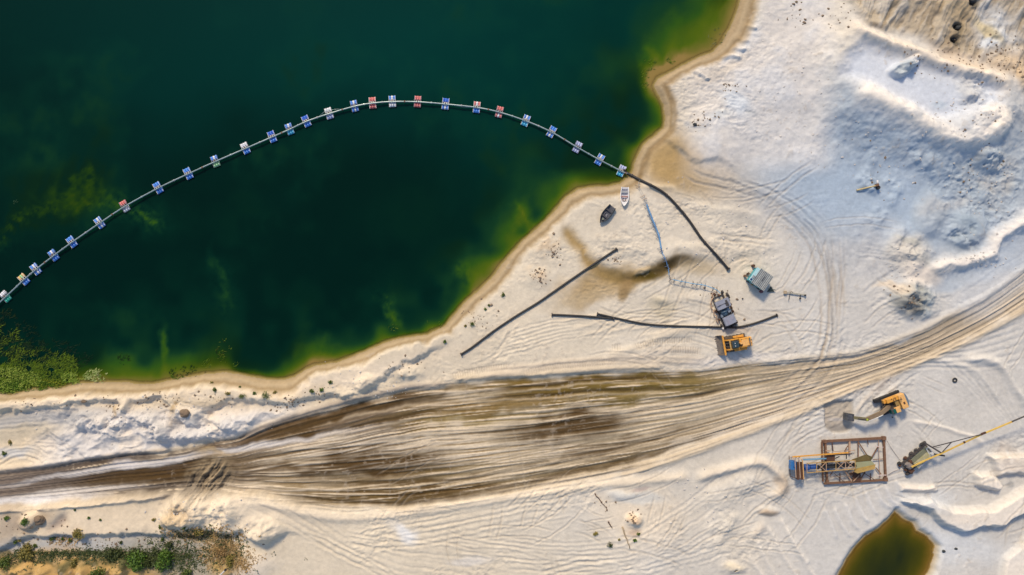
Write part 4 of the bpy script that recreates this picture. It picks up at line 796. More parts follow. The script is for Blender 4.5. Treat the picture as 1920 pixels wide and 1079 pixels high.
for i, (a, b) in enumerate(c1):
    if i == 0 or i == 1: mt, nm = RUSTL, 'rusty grey'
    else: mt, nm = BLG, 'blue grey'
    trestle(a, b, R(-70) + random.uniform(-.2, .2), f'{nm} trestle, {where1[i]}', mt, .95 + (i == 4) * .2)
where2 = ['leftmost of the row leading to the pump', 'second from the left beside the pump row', 'third in the row left of the pump', 'fourth in the row left of the pump', 'nearest the grey roofed pump unit']
for i, (a, b) in enumerate(c2): trestle(a, b, R(-12) + random.uniform(-.2, .2), f'dark trestle, {where2[i]}', BLG if i % 2 else RUSTD, 1.05)
BCAB = paint('blue_cable', (0.12, 0.30, 0.56), .5, dirt=.4, dcol=(0.10, 0.18, 0.30))
def hung(px, r, lab, mat, h=.95, wob=0.0):
    s_ = smooth_line(px, 6); return cable('supply_cable', lab, [G(a + random.uniform(-wob, wob), b, h - .12 * math.sin(math.pi * ((i % 6) / 6))) for i, (a, b) in enumerate(s_)], r, mat)
hung(c1[2:7], .14, 'thick blue cable carried by trestles down the sand below the white boat', BCAB)
hung(c1[6:] + [(1253, 516)], .07, 'thin blue cable carrying on from the thick one into the wet gully', BCAB, .7, .6)
hung([(1198, 340)] + c1[:3], .03, 'thin grey wire between the two rusty trestles near the lake', GREY)
hung(c2 + [(1348, 550)], .075, 'blue cable on trestles leading right into the pump unit', PALEB, 1.0)

# ---- teal cabin
p = G(1425, 522); cab_h = 2.3
ax = Vector((26, -15.5)); rz = heading(26.5, 18.5)
t = thing('site_cabin', 'small teal cabin with a grey corrugated roof on the sand', 'cabin', P(1419, 523, .0) , rz); t.location.z = p.z - .02
m = MB(); m.box(0, 0, 1.15, 3.0, 2.75, 1.9, bev=.03)
for k in range(9): m.box(-1.35 + k * .33, 1.385, 1.15, .05, .04, 1.8); m.box(-1.35 + k * .33, -1.385, 1.15, .05, .04, 1.8)
m.build('wall', TEAL, t)
m = MB(); nc = 44; x0, x1 = -1.05, 1.75
for i in range(nc):
    a0 = x0 + (x1 - x0) * i / nc; a1 = x0 + (x1 - x0) * (i + 1) / nc; z0 = 2.22 + .10 * math.sin(i * math.pi / 2.4); z1 = 2.22 + .10 * math.sin((i + 1) * math.pi / 2.4)
    vs = [m.b.verts.new(c) for c in ((a0, -1.6, z0), (a1, -1.6, z1), (a1, 1.6, z1 - .0), (a0, 1.6, z0), (a0, -1.6, z0 - .03), (a1, -1.6, z1 - .03), (a1, 1.6, z1 - .03), (a0, 1.6, z0 - .03))]
    for f in ((0, 1, 2, 3), (7, 6, 5, 4), (0, 4, 5, 1), (3, 2, 6, 7)): m.b.faces.new([vs[k] for k in f])
m.build('roof', paint('corrugated_roof', (0.30, 0.33, 0.35), .5, .15, dirt=.6, scale=1.3, dcol=(0.17, 0.17, 0.18)), t)
m = MB(); m.box(-1.35, 0, 2.13, .7, 2.8, .08, bev=.02); m.build('hood', paint('pale_teal_paint', (0.42, 0.66, 0.72), .5, dirt=.5, dcol=(0.16, 0.34, 0.38)), t)
m = MB(); m.box(-1.3, -.5, 2.22, .35, .55, .1); m.build('roof_hatch', GREY, t)
m = MB(); m.box(-1.35, -1.1, 2.19, .38, .36, .10); m.build('toolbox', paint('navy_box', (0.02, 0.04, 0.14), .5), t)
m = MB(); m.box(.4, .2, 2.31, .05, 1.0, .05); m.build('roof_batten', STEEL, t)
for sx in (-1.2, 1.2):
    m = MB(); m.cyl((sx, -1.5, .3), (sx, -1.2, .3), .32); m.cyl((sx, 1.2, .3), (sx, 1.5, .3), .32); m.build('wheel_pair', BLACK, t)
m = MB(); m.beam((1.5, -1.1, .35), (2.2, -1.1, .3), .12); m.beam((1.5, 1.1, .35), (1.9, 1.1, .3), .12); m.beam((-1.5, 0, .3), (-2.1, 0, .25), .12); m.build('drawbar', STEEL, t)
for (a, b, mt, nm, lb, hh, rr) in [(1411, 499, RUSTD, 'oil_drum', 'dark rusty drum at the top left corner of the teal cabin', .7, .27), (1396, 518, RUST, 'oil_drum', 'brown drum on the sand left of the teal cabin', .55, .26), (1401, 514, RUSTD, 'oil_drum', 'smaller dark drum tucked against the left wall of the teal cabin', .5, .18),
                                   (1410.5, 533, YELD, 'oil_drum', 'yellow brown drum below the teal cabin', .6, .26), (1426, 547, paint('maroon_drum', (0.22, 0.07, 0.07), .6), 'oil_drum', 'dull red drum under the lower corner of the teal cabin', .6, .28)]:
    pp = G(a, b); o = thing(nm, lb, 'drum', pp, 0, 'drums around the teal cabin')
    m = MB(); m.cyl((0, 0, 0), (0, 0, hh), rr, seg=16); m.build('body', mt, o); m = MB(); m.ring((0, 0, hh), rr - .01, .025, 16, 6); m.build('rim', STEEL, o)
pp = G(1444, 543); o = MB(); o.prism([(-.6, -.5), (.7, -.45), (.1, .6)], 0, .25); o.beam((-.5, .1, .25), (.8, -.1, .5), .12); o = o.build('scrap_plate', paint('dark_green_scrap', (0.05, 0.07, 0.06), .7)); o.location = pp; tag(o, 'dark triangular scrap plate at the lower right corner of the cabin', 'scrap')
for (a, b) in [(1372, 560)]:
    pp = G(a + 20, b); o = MB(); o.box(0, 0, .12, .25, .2, .24, .3, bev=.03); o = o.build('stone', STEEL); o.location = pp; tag(o, 'single small black stone between the pump unit and teal cabin', 'stone')

# ---- pump unit with two sheet hoods
t = thing('pump_unit', 'grey roofed pump unit on a dark skid beside the black pipe', 'pump', G(1356, 583), heading(20, 46))
m = MB(); m.box(0, .85, .28, 6.2, .22, .32); m.box(0, -.85, .28, 6.2, .22, .32)
for k in range(6): m.box(-2.7 + k * 1.1, 0, .3, .16, 1.9, .2)
m.build('skid', STEEL, t)
def hood(cx, L_, W_, z, nm, mt):
    m = MB(); m.prism([(-W_ / 2, z - .25), (-W_ / 2 + .12, z), (.1, z + .30), (W_ / 2 - .1, z + .10), (W_ / 2, z - .2)], cx - L_ / 2, cx + L_ / 2, axis='y')
    for v in m.b.verts: v.co = Vector((v.co.y, -v.co.x, v.co.z))
    o = m.build(nm, mt, t); return o
t.scale = (1.08, 1.18, 1.1)
h1 = hood(-1.35, 1.5, 2.35, 1.75, 'hood', LILAC); h2 = hood(1.65, 1.5, 1.95, 1.6, 'hood', LILAC)
m = MB(); m.box(-1.35, -.15, 2.02, .05, 1.9, .12, ry=.1); m.box(-1.0, .5, 1.96, .5, .5, .1); m.box(-1.6, .55, 1.98, .4, .3, .08); m.build('hood_rib', STEEL, h1)
m = MB(); m.box(1.9, -.2, 1.84, .7, .6, .05); m.box(1.5, .3, 1.8, .5, .35, .06); m.build('patch_plate', paint('violet_grey_sheet', (0.30, 0.29, 0.36), .5), h2)
for cx, w_, h_ in ((-1.35, 1.9, 1.0), (1.6, 1.6, .9)):
    m = MB(); m.box(cx, 0, .45 + h_ / 2, 1.25, w_, h_, bev=.04); m.build('engine_housing', paint('slate_housing', (0.10, 0.13, 0.17), .6), t)
m = MB(); m.cyl((-.3, -.2, 1.05), (.75, -.2, 1.05), .42); m.cyl((-.1, -.2, 1.05), (.2, -.2, 1.05), .55); m.cyl((.4, .5, .8), (.4, -.8, .8), .2); m.build('motor', paint('slate_blue_motor', (0.06, 0.12, 0.18), .45), t, True)
m = MB(); m.box(.1, .55, .9, .8, .45, .5, .2); m.box(.6, -.75, .8, .5, .3, .6, -.2); m.build('gearbox', paint('mid_slate', (0.20, 0.25, 0.32), .5), t)
for (x, y, r_) in [(-3.1, .95, .3), (-3.2, -.35, .26), (-2.8, .2, .26), (-2.4, 1.5, .34), (-1.9, 1.55, .28), (-.6, 1.35, .26), (.0, 1.25, .2), (.7, 1.25, .22), (2.6, 1.1, .3), (3.0, .35, .28), (2.7, -1.05, .24), (2.1, -1.3, .22), (1.1, -1.3, .22), (-.4, -1.2, .28)]:
    m = MB(); m.cyl((x, y - .12, .45), (x, y + .14, .45), r_); m.build('pulley', random.choice([RUSTD, STEEL, BLACK]), t)
m = MB(); m.tube([(-.9, -1.3, .4), (-.5, -1.6, .5), (0, -1.7, .4), (.3, -1.4, .6), (.9, -1.7, .4), (1.6, -1.6, .35)], .09, 8); m.tube([(-3.2, -.6, .3), (-2.6, -1.1, .5), (-2.0, -1.5, .4), (-1.2, -1.7, .6), (-.6, -1.5, .3)], .07, 8)
m.tube([(-3.3, .2, .5), (-3.7, -.2, .3), (-3.3, -.8, .4), (-2.6, -.9, .5)], .06, 8); m.build('pipework', RUSTL, t)
m = MB(); m.tube([(2.9, .2, .5), (3.35, .35, .35), (3.6, .8, .25)], .14, 8); m.build('outlet_pipe', BLACK, t)
m = MB(); m.box(2.7, -1.25, .45, .3, .28, .35, .2); m.build('jerrycan', WHT, t)
m = MB()
for k in range(5): m.beam((-2.3 + k * .9, .85, .4), (-2.3 + k * .9, 1.25, .9), .06)
m.beam((-2.3, 1.25, .9), (1.4, 1.25, .9), .05); m.build('handrail', RUSTD, t)

# ---- tracked loader
gp = G(1384, 644)
t = thing('tracked_loader', 'yellow tracked loader with a wide front bucket below the pump unit', 'loader', (P(1377, 643, 0).x, P(1377, 643, 0).y, gp.z), heading(-40, 7) )
def crawler(t, L_, W_, h, yc, nm='track', mat=BLACK, pads=26, frame=None):
    r = h / 2; o = MB(); pr = []
    for k in range(9): a = math.pi / 2 + k * math.pi / 8; pr.append((-L_ / 2 + r + r * math.cos(a), r + r * math.sin(a)))
    for k in range(9): a = -math.pi / 2 + k * math.pi / 8; pr.append((L_ / 2 - r + r * math.cos(a), r + r * math.sin(a)))
    o.prism(pr, yc - W_ / 2 * .8, yc + W_ / 2 * .8, axis='y')
    n = pads; 
    for k in range(n):
        x = -L_ / 2 + r + (L_ - 2 * r) * (k + .5) / n; o.box(x, yc, h + .012, (L_ - 2 * r) / n * .62, W_, .06); 
    for e in (-1, 1):
        for k in range(5):
            a = math.pi / 2 - (k + .5) * math.pi / 5.5; o.box(e * (L_ / 2 - r + r * math.cos(a)), yc, r + r * math.sin(a), .07, W_, .16, ry=0 if False else -e * (math.pi / 2 - a) * -1)
    ob = o.build(nm, mat, t)
    return ob
DTRK = paint('sandy_track', (0.10, 0.075, 0.055), .8, dirt=.7, scale=6, dcol=(0.30, 0.22, 0.15))
for y in (-1.22, 1.22):
    tr = crawler(t, 3.9, .55, .95, y, 'track', DTRK)
    m = MB()
    for k in range(5): m.cyl((-1.4 + k * .7, y - .3, .42), (-1.4 + k * .7, y + .3, .42), .2)
    m.build('roller', STEEL, tr)
m = MB(); m.box(-.2, 0, .85, 4.0, 1.75, .8, bev=.05); m.build('chassis', STEEL, t)
m = MB(); m.box(-1.35, 0, 1.75, 2.1, 1.75, 1.05, bev=.10); m.box(-.6, 1.2, 1.3, 2.3, .5, .5, bev=.06); m.box(-.5, -1.2, 1.28, 2.0, .42, .45, bev=.06); hb = m.build('engine_hood', YEL, t)
m = MB(); m.box(-1.3, .05, 2.30, 1.3, 1.15, .08, bev=.03); m.build('hood_panel', YPALE, hb)
m = MB(); m.box(-2.18, 0, 1.95, .18, 1.5, .8); m.build('radiator_grille', paint('slate_grille', (0.07, 0.10, 0.12), .5), hb)
m = MB(); m.box(-2.5, 0, 1.5, .42, 1.75, 1.1, bev=.15)
m.build('counterweight', YPALE, t)
m = MB(); m.cyl((-2.55, .3, 2.04), (-2.55, .3, 2.10), .10); m.cyl((-2.55, -.3, 2.04), (-2.55, -.3, 2.10), .10); m.cyl((-.55, .35, 2.28), (-.55, .35, 2.34), .24); m.box(-1.9, .72, 2.28, .5, .14, .05); m.box(-.75, -.55, 2.28, .2, .2, .05); m.build('filler_cap', RUSTD, hb)
m = MB(); m.cyl((-.35, -.05, 1.8), (-.35, -.05, 2.95), .18); m.build('exhaust', YPALE, t)
m = MB(); m.box(.62, 0, 2.05, 1.25, 1.25, 1.5, bev=.06); cb = m.build('cab', STEEL, t)
m = MB(); m.box(.62, 0, 2.84, 1.2, 1.2, .10, bev=.04); m.build('cab_roof', paint('dark_cab_roof', (0.02, 0.045, 0.06), .4, dirt=.5, dcol=(0.06, 0.09, 0.11)), cb)
m = MB()
for y in (-.25, .25): m.cyl((.75, y, 2.89), (.75, y, 2.97), .07)
m.build('roof_lamp', WHT, cb)
m = MB(); m.box(1.26, 0, 2.2, .02, 1.0, .9); m.box(.62, .636, 2.2, .9, .02, .8); m.box(.62, -.636, 2.2, .9, .02, .8); m.build('window', GLASS, cb)
for y in (-.88, .88):
    m = MB(); m.prism([(-.2, 2.0), (.7, 2.28), (1.7, 2.1), (2.35, 1.0), (2.2, .8), (1.5, 1.75), (.7, 1.95), (-.2, 1.7)], y - .11, y + .11, axis='y'); a_ = m.build('lift_arm', YEL, t)
    m = MB(); m.cyl((.6, y, 1.4), (1.7, y, 1.75), .10); m.build('cylinder', STEEL, a_)
m = MB(); m.box(1.42, 0, 2.12, .22, 1.75, .2); m.box(1.0, .45, 2.1, .2, .3, .2, .5); m.build('arm_crossbar', YELD, t)
m = MB()
prof = [(2.35, 1.35), (2.30, .3), (2.6, .06), (3.35, .02), (3.38, .10), (2.65, .14), (2.42, .36), (2.47, 1.32)]
m.prism(prof, -1.83, 1.83, axis='y')
for y in (-1.86, 1.80): m.prism([(2.33, 1.3), (2.28, .3), (2.58, .03), (3.38, .0), (3.0, .6), (2.5, 1.3)], y, y + .06, axis='y')
bk = m.build('bucket', paint('worn_bucket', (0.13, 0.115, 0.11), .6, dirt=.8, scale=2, dcol=(0.30, 0.24, 0.18)), t)
m = MB(); m.box(2.36, 0, 1.42, .32, 3.72, .14, bev=.03); m.build('bucket_rim', YEL, bk)
m = MB()
for k in range(9): m.prism([(3.34, .01), (3.62, .03), (3.34, .1)], -1.7 + k * .42, -1.62 + k * .42, axis='y')
m.build('bucket_teeth', STEEL, bk)
for y in (-.3, .3):
    m = MB(); m.cyl((1.4, y, 1.9), (2.3, y, 1.3), .08); m.build('tilt_cylinder', STEEL, t)

# ---- excavator
gp = G(1662, 756)
t = thing('excavator', 'yellow excavator reaching its bucket into a dug hollow', 'excavator', (P(1663, 755, 0).x, P(1663, 755, 0).y, gp.z), heading(-45, 18))
for y in (-1.3, 1.35):
    tr = crawler(t, 5.0, .62, .95, y, 'track', BLACK, 30)
    m = MB(); m.box(0, y, .5, 3.9, .34, .3); m.build('track_frame', DTRK, tr)
m = MB(); m.box(0, 0, .62, 2.3, 2.1, .45, bev=.05); m.cyl((0, 0, .8), (0, 0, 1.15), .75, seg=22); m.build('undercarriage', STEEL, t)
m = MB(); m.box(-.35, 0, 1.25, 3.9, 2.7, .22, bev=.04); m.build('turntable', STEEL, t)
m = MB()
arc = [(-2.35 - .45 * math.cos(a), 1.38 * math.sin(a) / 1.0) for a in [R(x) for x in (-75, -50, -25, 0, 25, 50, 75)]]
m.prism([(-1.75, -1.38)] + arc + [(-1.75, 1.38)], 1.3, 2.25); cw = m.build('counterweight', paint('blue_grey_counterweight', (0.13, 0.19, 0.26), .45, dirt=.3), t)
m = MB(); m.box(-1.75, 0, 1.95, 1.15, 2.75, 1.15, bev=.08); eh = m.build('engine_cover', YPALE, t)
m = MB(); m.box(-1.5, -.75, 2.535, .12, .3, .03); m.build('hatch_latch', RUSTD, eh)
m = MB()
m.box(-1.76, .35, 2.535, .34, .45, .03); m.build('grille', RUSTD, eh)
m = MB(); m.cyl((-1.35, -.6, 2.4), (-1.35, -.6, 3.0), .08); m.build('exhaust', STEEL, eh)
m = MB(); m.box(-.1, -.98, 1.85, 2.3, .78, 1.0, bev=.07); m.box(1.2, -.98, 1.65, .6, .7, .6, bev=.05); m.build('tank', YEL, t)
m = MB()
for x, y in ((-.35, -1.05), (-.15, -.85), (.1, -1.1)): m.cyl((x, y, 2.33), (x, y, 2.40), .10)
m.box(-.6, -.95, 2.36, .15, .5, .03); m.build('tank_cap', RUSTD, t)
m = MB(); m.box(-.75, .0, 1.7, .7, 1.1, .7, bev=.04); m.box(-.95, .65, 1.8, .3, .9, .6); m.build('pump_housing', paint('faded_yellow_housing', (0.34, 0.22, 0.07), .6, dirt=.6), t)
m = MB(); m.box(.35, .95, 2.1, 1.55, .95, 1.7, bev=.08); cb = m.build('cab', STEEL, t)
m = MB(); m.box(-.08, .95, 2.97, .85, .93, .10, bev=.04); m.box(-.05, .42, 2.85, 1.2, .12, .2, bev=.02); m.build('cab_roof', YPALE, cb)
m = MB(); m.box(.62, .95, 2.965, .5, .78, .07); m.box(1.13, .95, 2.4, .03, .8, .95); m.box(.35, 1.43, 2.4, 1.2, .02, .9); m.build('window', GREENG, cb)
m = MB(); m.beam((1.0, 1.4, 2.7), (1.3, 1.85, 2.75), .05); m.box(1.32, 1.9, 2.65, .08, .25, .35); m.build('mirror', BLACK, cb)
DBOOM = paint('dusty_boom', (0.21, 0.15, 0.09), .7, dirt=.7, scale=2.5, dcol=(0.30, 0.22, 0.15))
def plate(nm, pts, y0, y1, mt, par): 
    m = MB(); m.prism(pts, y0, y1, axis='y'); return m.build(nm, mt, par)
BY = .12
boom = plate('boom', [(.35, 1.5), (1.2, 2.3), (2.9, 2.95), (5.7, 2.3), (5.85, 2.05), (5.65, 1.95), (3.0, 2.45), (1.5, 1.9), (.75, 1.35)], BY - .34, BY + .34, DBOOM, t)
for y in (BY - .46, BY + .46):
    m = MB(); m.cyl((.95, y, 1.4), (2.0, y, 2.0), .10); m.cyl((2.0, y, 2.0), (2.8, y, 2.6), .06); m.build('boom_cylinder', STEEL, boom)
m = MB(); m.cyl((2.9, BY + .42, 2.9), (4.3, BY + .42, 2.75), .08); m.cyl((4.3, BY + .42, 2.75), (5.8, BY + .3, 2.55), .05); m.build('arm_cylinder', paint('worn_chrome', (0.50, 0.52, 0.54), .45, .3, dirt=.5), boom)
m = MB(); m.prism([(5.3, 2.4), (5.75, 2.7), (6.1, 2.5), (7.9, 1.45), (7.75, 1.2), (5.7, 1.8)], BY - .27, BY + .27, axis='y'); stk = m.build('stick', paint('olive_stick', (0.13, 0.12, 0.06), .7, dirt=.6, dcol=(0.26, 0.2, 0.12)), t)
m = MB(); m.box(5.85, BY, 2.68, .4, .3, .06); m.build('decal_plate', paint('lime_plate', (0.45, 0.5, 0.05), .5), stk)
m = MB(); m.cyl((6.0, BY, 2.7), (7.3, BY, 2.0), .08); m.build('bucket_cylinder', STEEL, stk)
m = MB()
bp_ = [(6.75, 1.45), (7.15, 1.55), (7.9, 1.2), (8.25, .6), (8.15, .0), (8.05, -.2), (8.0, .02), (8.08, .55), (7.8, 1.05), (7.15, 1.38), (6.85, 1.25), (6.75, .9), (6.65, .95)]
m.prism(bp_, BY - .62, BY + .62, axis='y')
for y in (BY - .66, BY + .6): m.prism([(6.7, 1.45), (7.15, 1.58), (7.9, 1.25), (8.28, .6), (8.15, -.15), (6.9, .8)], y, y + .06, axis='y')
bk = m.build('bucket', paint('worn_steel_bucket', (0.07, 0.075, 0.085), .4, .5, dirt=.6, scale=3, dcol=(0.25, 0.24, 0.24)), t)
m = MB()
for k in range(5): m.prism([(8.12, .0), (8.02, -.35), (7.98, .0)], BY - .6 + k * .28, BY - .5 + k * .28, axis='y')
m.build('bucket_teeth', STEEL, bk)
for o in [bk] + list(bk.children):
    for v in o.data.vertices: v.co.x += 1.0
for o in [boom, stk, bk] + list(boom.children) + list(stk.children) + list(bk.children):     # the boom swings a little towards the cab side
    for v in o.data.vertices:
        x, y = v.co.x - .4, v.co.y; a = R(6)
        v.co.x = .4 + x * math.cos(a) - y * math.sin(a) * .9; v.co.y = y * math.cos(a) + x * math.sin(a)
for o in [stk, bk] + list(stk.children) + list(bk.children):                                  # arm kinks back
    for v in o.data.vertices:
        px_, py_ = 5.6, .12 + 5.2 * math.sin(R(6)); x, y = v.co.x - px_, v.co.y - py_; a = R(-30)
        v.co.x = px_ + (x * math.cos(a) - y * math.sin(a)) * .93; v.co.y = py_ + x * math.sin(a) + y * math.cos(a)

# ---- rusty dredge frame with conveyor truss
def Z(u, v, z): 
    p = P(u, v, z + DFZ); return (p.x - DF.x, p.y - DF.y, z)
DF = G(1602, 864); DFZ = DF.z; 
t = thing('dredge_frame', 'rusty steel skid frame carrying a lattice conveyor and blue engine', 'dredge', DF)
m = MB()
for a, b, w_ in [((1541, 828), (1661, 821.5), .42), ((1545, 907), (1664, 900), .32), ((1657, 822), (1660.5, 901), .34), ((1547, 828), (1551, 906), .34), ((1541, 829), (1543, 903), .2)]:
    m.beam(Z(*a, .45), Z(*b, .45), w_, .4)
m.box(*Z(1657, 822, .55), .7, .7, .5); m.box(*Z(1660, 899, .55), .7, .7, .5); m.box(*Z(1547, 828, .55), .5, .6, .5); m.box(*Z(1551, 904, .5), .5, .6, .5)
m.build('skid_frame', RUST, t)
for a, b, w_, z in [((1592.6, 828), (1592.8, 851), .28, .5), ((1609, 827), (1609, 857), .16, .5), ((1610, 830), (1625, 853), .16, .55), ((1646.6, 837.5), (1635, 857), .17, .55), ((1637, 862), (1656, 861), .12, .5), ((1642, 877), (1652, 889.5), .16, .55), ((1584, 883), (1599, 906), .2, .55),
                    ((1622, 885), (1613, 900), .16, .5), ((1590, 836), (1583, 847), .13, .8), ((1556, 892), (1563, 882), .12, .5), ((1548, 845), (1556, 846), .2, .6)]:
    m = MB(); m.beam(Z(*a, z), Z(*b, z), w_, w_); m.build('brace', RUSTL if w_ > .19 else RUST, t)
for a, b in [((1641, 837), (1656, 839)), ((1643, 892), (1662, 891))]:
    m = MB(); m.beam(Z(*a, 1.1), Z(*b, 1.1), .12, .1); m.build('rail', paint('pale_pink_rail', (0.62, 0.50, 0.46), .7), t)
m = MB(); m.box(*Z(1606, 894, .7), 1.5, 1.8, .12); pl_ = m.build('deck_plate', RUSTD, t)
m = MB(); m.beam(Z(1600, 903, .85), Z(1611, 892, .85), .14, .1); m.beam(Z(1598, 883, .85), Z(1599, 888, .85), .16, .1); m.build('deck_bar', RUSTL, pl_)
for k in range(9):
    m = MB(); v_ = 832 + k * 8.3; m.beam(Z(1541.5, v_, .55), Z(1549, v_ + .5, .55), .09); m.build('brace', RUSTD, t)
for a, b, w_, z in [((1560, 829), (1562, 846), .14, .6), ((1626, 824), (1628, 834), .12, .6), ((1575, 888), (1575, 905), .14, .6), ((1632, 888), (1632, 902), .12, .6), ((1562, 847), (1603, 845), .10, .7), ((1553, 895), (1600, 892), .10, .7), ((1647, 826), (1650, 898), .10, .75), ((1616, 885), (1640, 900), .12, .6), ((1564, 888), (1584, 905), .1, .6)]:
    m = MB(); m.beam(Z(*a, z), Z(*b, z), w_, w_); m.build('brace', RUSTL if z > .65 else RUSTD, t)
for (a, b) in [(1570, 868), (1578, 872), (1588, 866), (1562, 876), (1550, 880), (1596, 889), (1545, 870)]:
    m = MB(); c = Z(a, b, .9); m.box(c[0], c[1], .9, .5, .35, .5, .3); m.cyl((c[0] + .3, c[1], .9), (c[0] + .5, c[1] + .3, .9), .16); m.build('machinery', [RUSTD, STEEL, BLUE][int(a) % 3], t)
m = MB(); zb, zt = 1.2, 2.3
TL, TR = (1513, 869), (1603.5, 863.5); BL, BR = (1513, 887), (1603.5, 879.5)
lerp = lambda a, b, f: (a[0] + (b[0] - a[0]) * f, a[1] + (b[1] - a[1]) * f)
for (a, b) in ((TL, TR), (BL, BR)): m.beam(Z(*a, zt), Z(*b, zt), .14, .14); m.beam(Z(*a, zb), Z(*b, zb), .12, .12)
tr_ = m.build('conveyor_truss', YELD, t)
for k in range(6):
    f = k / 5; m = MB(); m.beam(Z(*lerp(TL, TR, f), zt), Z(*lerp(BL, BR, f), zt), .10, .1); m.beam(Z(*lerp(TL, TR, f), zt), Z(*lerp(TL, TR, f), zb), .08); m.beam(Z(*lerp(BL, BR, f), zt), Z(*lerp(BL, BR, f), zb), .08); m.build('cross_bar', YELD if k % 2 else RUSTL, tr_)
    if k in (1, 3, 4):
        m = MB(); g_ = (k + 1) / 5; m.beam(Z(*lerp(TL, TR, f), zt), Z(*lerp(BL, BR, g_), zt), .09, .08); m.beam(Z(*lerp(BL, BR, f), zt), Z(*lerp(TL, TR, g_), zt), .09, .07); m.build('diagonal', RUSTL, tr_)
m = MB(); a = Z(*lerp(lerp(TL, BL, .5), lerp(TR, BR, .5), .2), 1.4); b = Z(*lerp(lerp(TL, BL, .5), lerp(TR, BR, .5), .99), 1.5); m.beam(a, b, .75, .12); m.build('belt', BLACK, tr_)
m = MB(); m.beam(Z(1486, 857, 2.6), Z(1590.5, 849, 2.6), .22, .22); m.build('boom_beam', YEL, t)
m = MB(); m.beam(Z(1565, 853.5, 1.9), Z(1597, 851.5, 1.9), .18, .2); m.beam(Z(1587, 850, 1.6), Z(1587, 861, 1.6), .14); m.beam(Z(1566, 860, 1.6), Z(1574, 856, 1.6), .14); m.build('shaft', STEEL, t)
m = MB(); m.cyl(Z(1503, 862.5, 1.9), Z(1553, 860, 1.9), .16); m.build('intake_pipe', PALEB, t, True)
m = MB(); c = Z(1556, 858.5, 1.7); m.box(*c, 1.5, 1.25, .9, bev=.05); m.build('gearbox', RUSTD, t)
m = MB(); c = Z(1486, 872, 1.5); m.box(c[0], c[1], 1.5, 1.0, 1.6, 1.1, bev=.06); m.box(c[0] + .9, c[1] - .35, 1.3, .8, 1.0, .7, bev=.05); m.box(c[0] + .1, c[1] + .2, 2.15, .4, .7, .25); m.build('engine', BLUE, t)
m = MB(); m.cyl(Z(1507, 877, 1.5), Z(1516, 876, 1.5), .62, seg=20); m.cyl(Z(1518, 876, 1.5), Z(1531, 875, 1.5), .45, seg=20); m.cyl(Z(1494, 877, 1.5), Z(1507, 877, 1.5), .3); m.build('drum', paint('navy_drum', (0.02, 0.08, 0.30), .4), t, False)
cg = None
for k, uu_ in enumerate((1491.5, 1499.5, 1506.0)):
    m = MB(); m.beam(Z(uu_ - 1, 863, 2.6), Z(uu_ + 1, 896 + k * 1.2, 2.2), .14); m.beam(Z(uu_ - 1, 863, 2.6), Z(uu_ - 8, 857, 2.5), .1); m.beam(Z(uu_ + 1, 896 + k * 1.2, 2.2), Z(uu_ + 1, 896 + k * 1.2, 0), .12); m.beam(Z(uu_ - 8, 857, 2.5), Z(uu_ - 8, 857, 0), .1); m.build('portal', YPALE if k == 2 else RUSTL, t)
for k, uu_ in enumerate((1496.0, 1503.0)):
    m = MB(); m.box(*Z(uu_, 883, 1.9), .42, 3.2, .5); m.build('slab', RUSTD, t)
m = MB(); m.beam(Z(1479.5, 855, .3), Z(1481.5, 893, .3), .09); m.beam(Z(1481.5, 893, .3), Z(1494, 898, .4), .08); m.beam(Z(1484, 895, .4), Z(1503, 899, .5), .08); m.build('ground_rail', RUSTD, t)
# hopper of two sloping rusty sheets
OCH = paint('ochre_sheet', (0.30, 0.20, 0.055), .7, dirt=.6, scale=1.5, dcol=(0.17, 0.10, 0.035)); OLV = paint('pale_olive_sheet', (0.30, 0.33, 0.20), .6, dirt=.5, scale=1.5, dcol=(0.36, 0.26, 0.12))
def sheet(nm, pts, mt, par, th=.05):
    b = bmesh.new(); A = [b.verts.new(p) for p in pts]; B = [b.verts.new((p[0], p[1], p[2] - th)) for p in pts]; n = len(pts); b.faces.new(A); b.faces.new(B[::-1])
    for i in range(n): b.faces.new((A[i], B[i], B[(i + 1) % n], A[(i + 1) % n]))
    me = bpy.data.meshes.new(nm); b.to_mesh(me); b.free(); me.materials.append(mt); o = bpy.data.objects.new(nm, me); col.objects.link(o); o.parent = par; return o
hp = sheet('hopper', [Z(1604, 866, 1.5), Z(1632, 862, 1.3), Z(1641, 872, 1.3), Z(1604, 879, 1.5)], OLV, t)
sheet('hopper_side', [Z(1597, 862, 2.1), Z(1625, 852, 2.3), Z(1637, 858, 2.1), Z(1633, 864, 1.4), Z(1604, 867, 1.55)], OCH, hp); sheet('hopper_side', [Z(1602, 880, 1.55), Z(1642, 871, 1.4), Z(1640, 880, 2.0), Z(1608, 888, 2.2), Z(1601, 885, 2.1)], OCH, hp)
m = MB(); m.box(*Z(1603.5, 873.5, 1.9), .3, .4, .4); m.build('roller_end', BLACK, hp)
for c, d in [((1660, 826), (1687, 864)), ((1662, 890), (1686, 879))]:
    pp = G(*c, .6); qq = G(*d, .4); cable('mooring_cable', 'thin dark cable from the top right corner of the rusty frame to the rig' if c[1] < 850 else 'thin dark cable from the bottom right corner of the rusty frame to the rig', [pp + (qq - pp) * f + Vector((0, 0, -.35 * math.sin(math.pi * f))) for f in [k / 8 for k in range(9)]], .03, RUSTD)

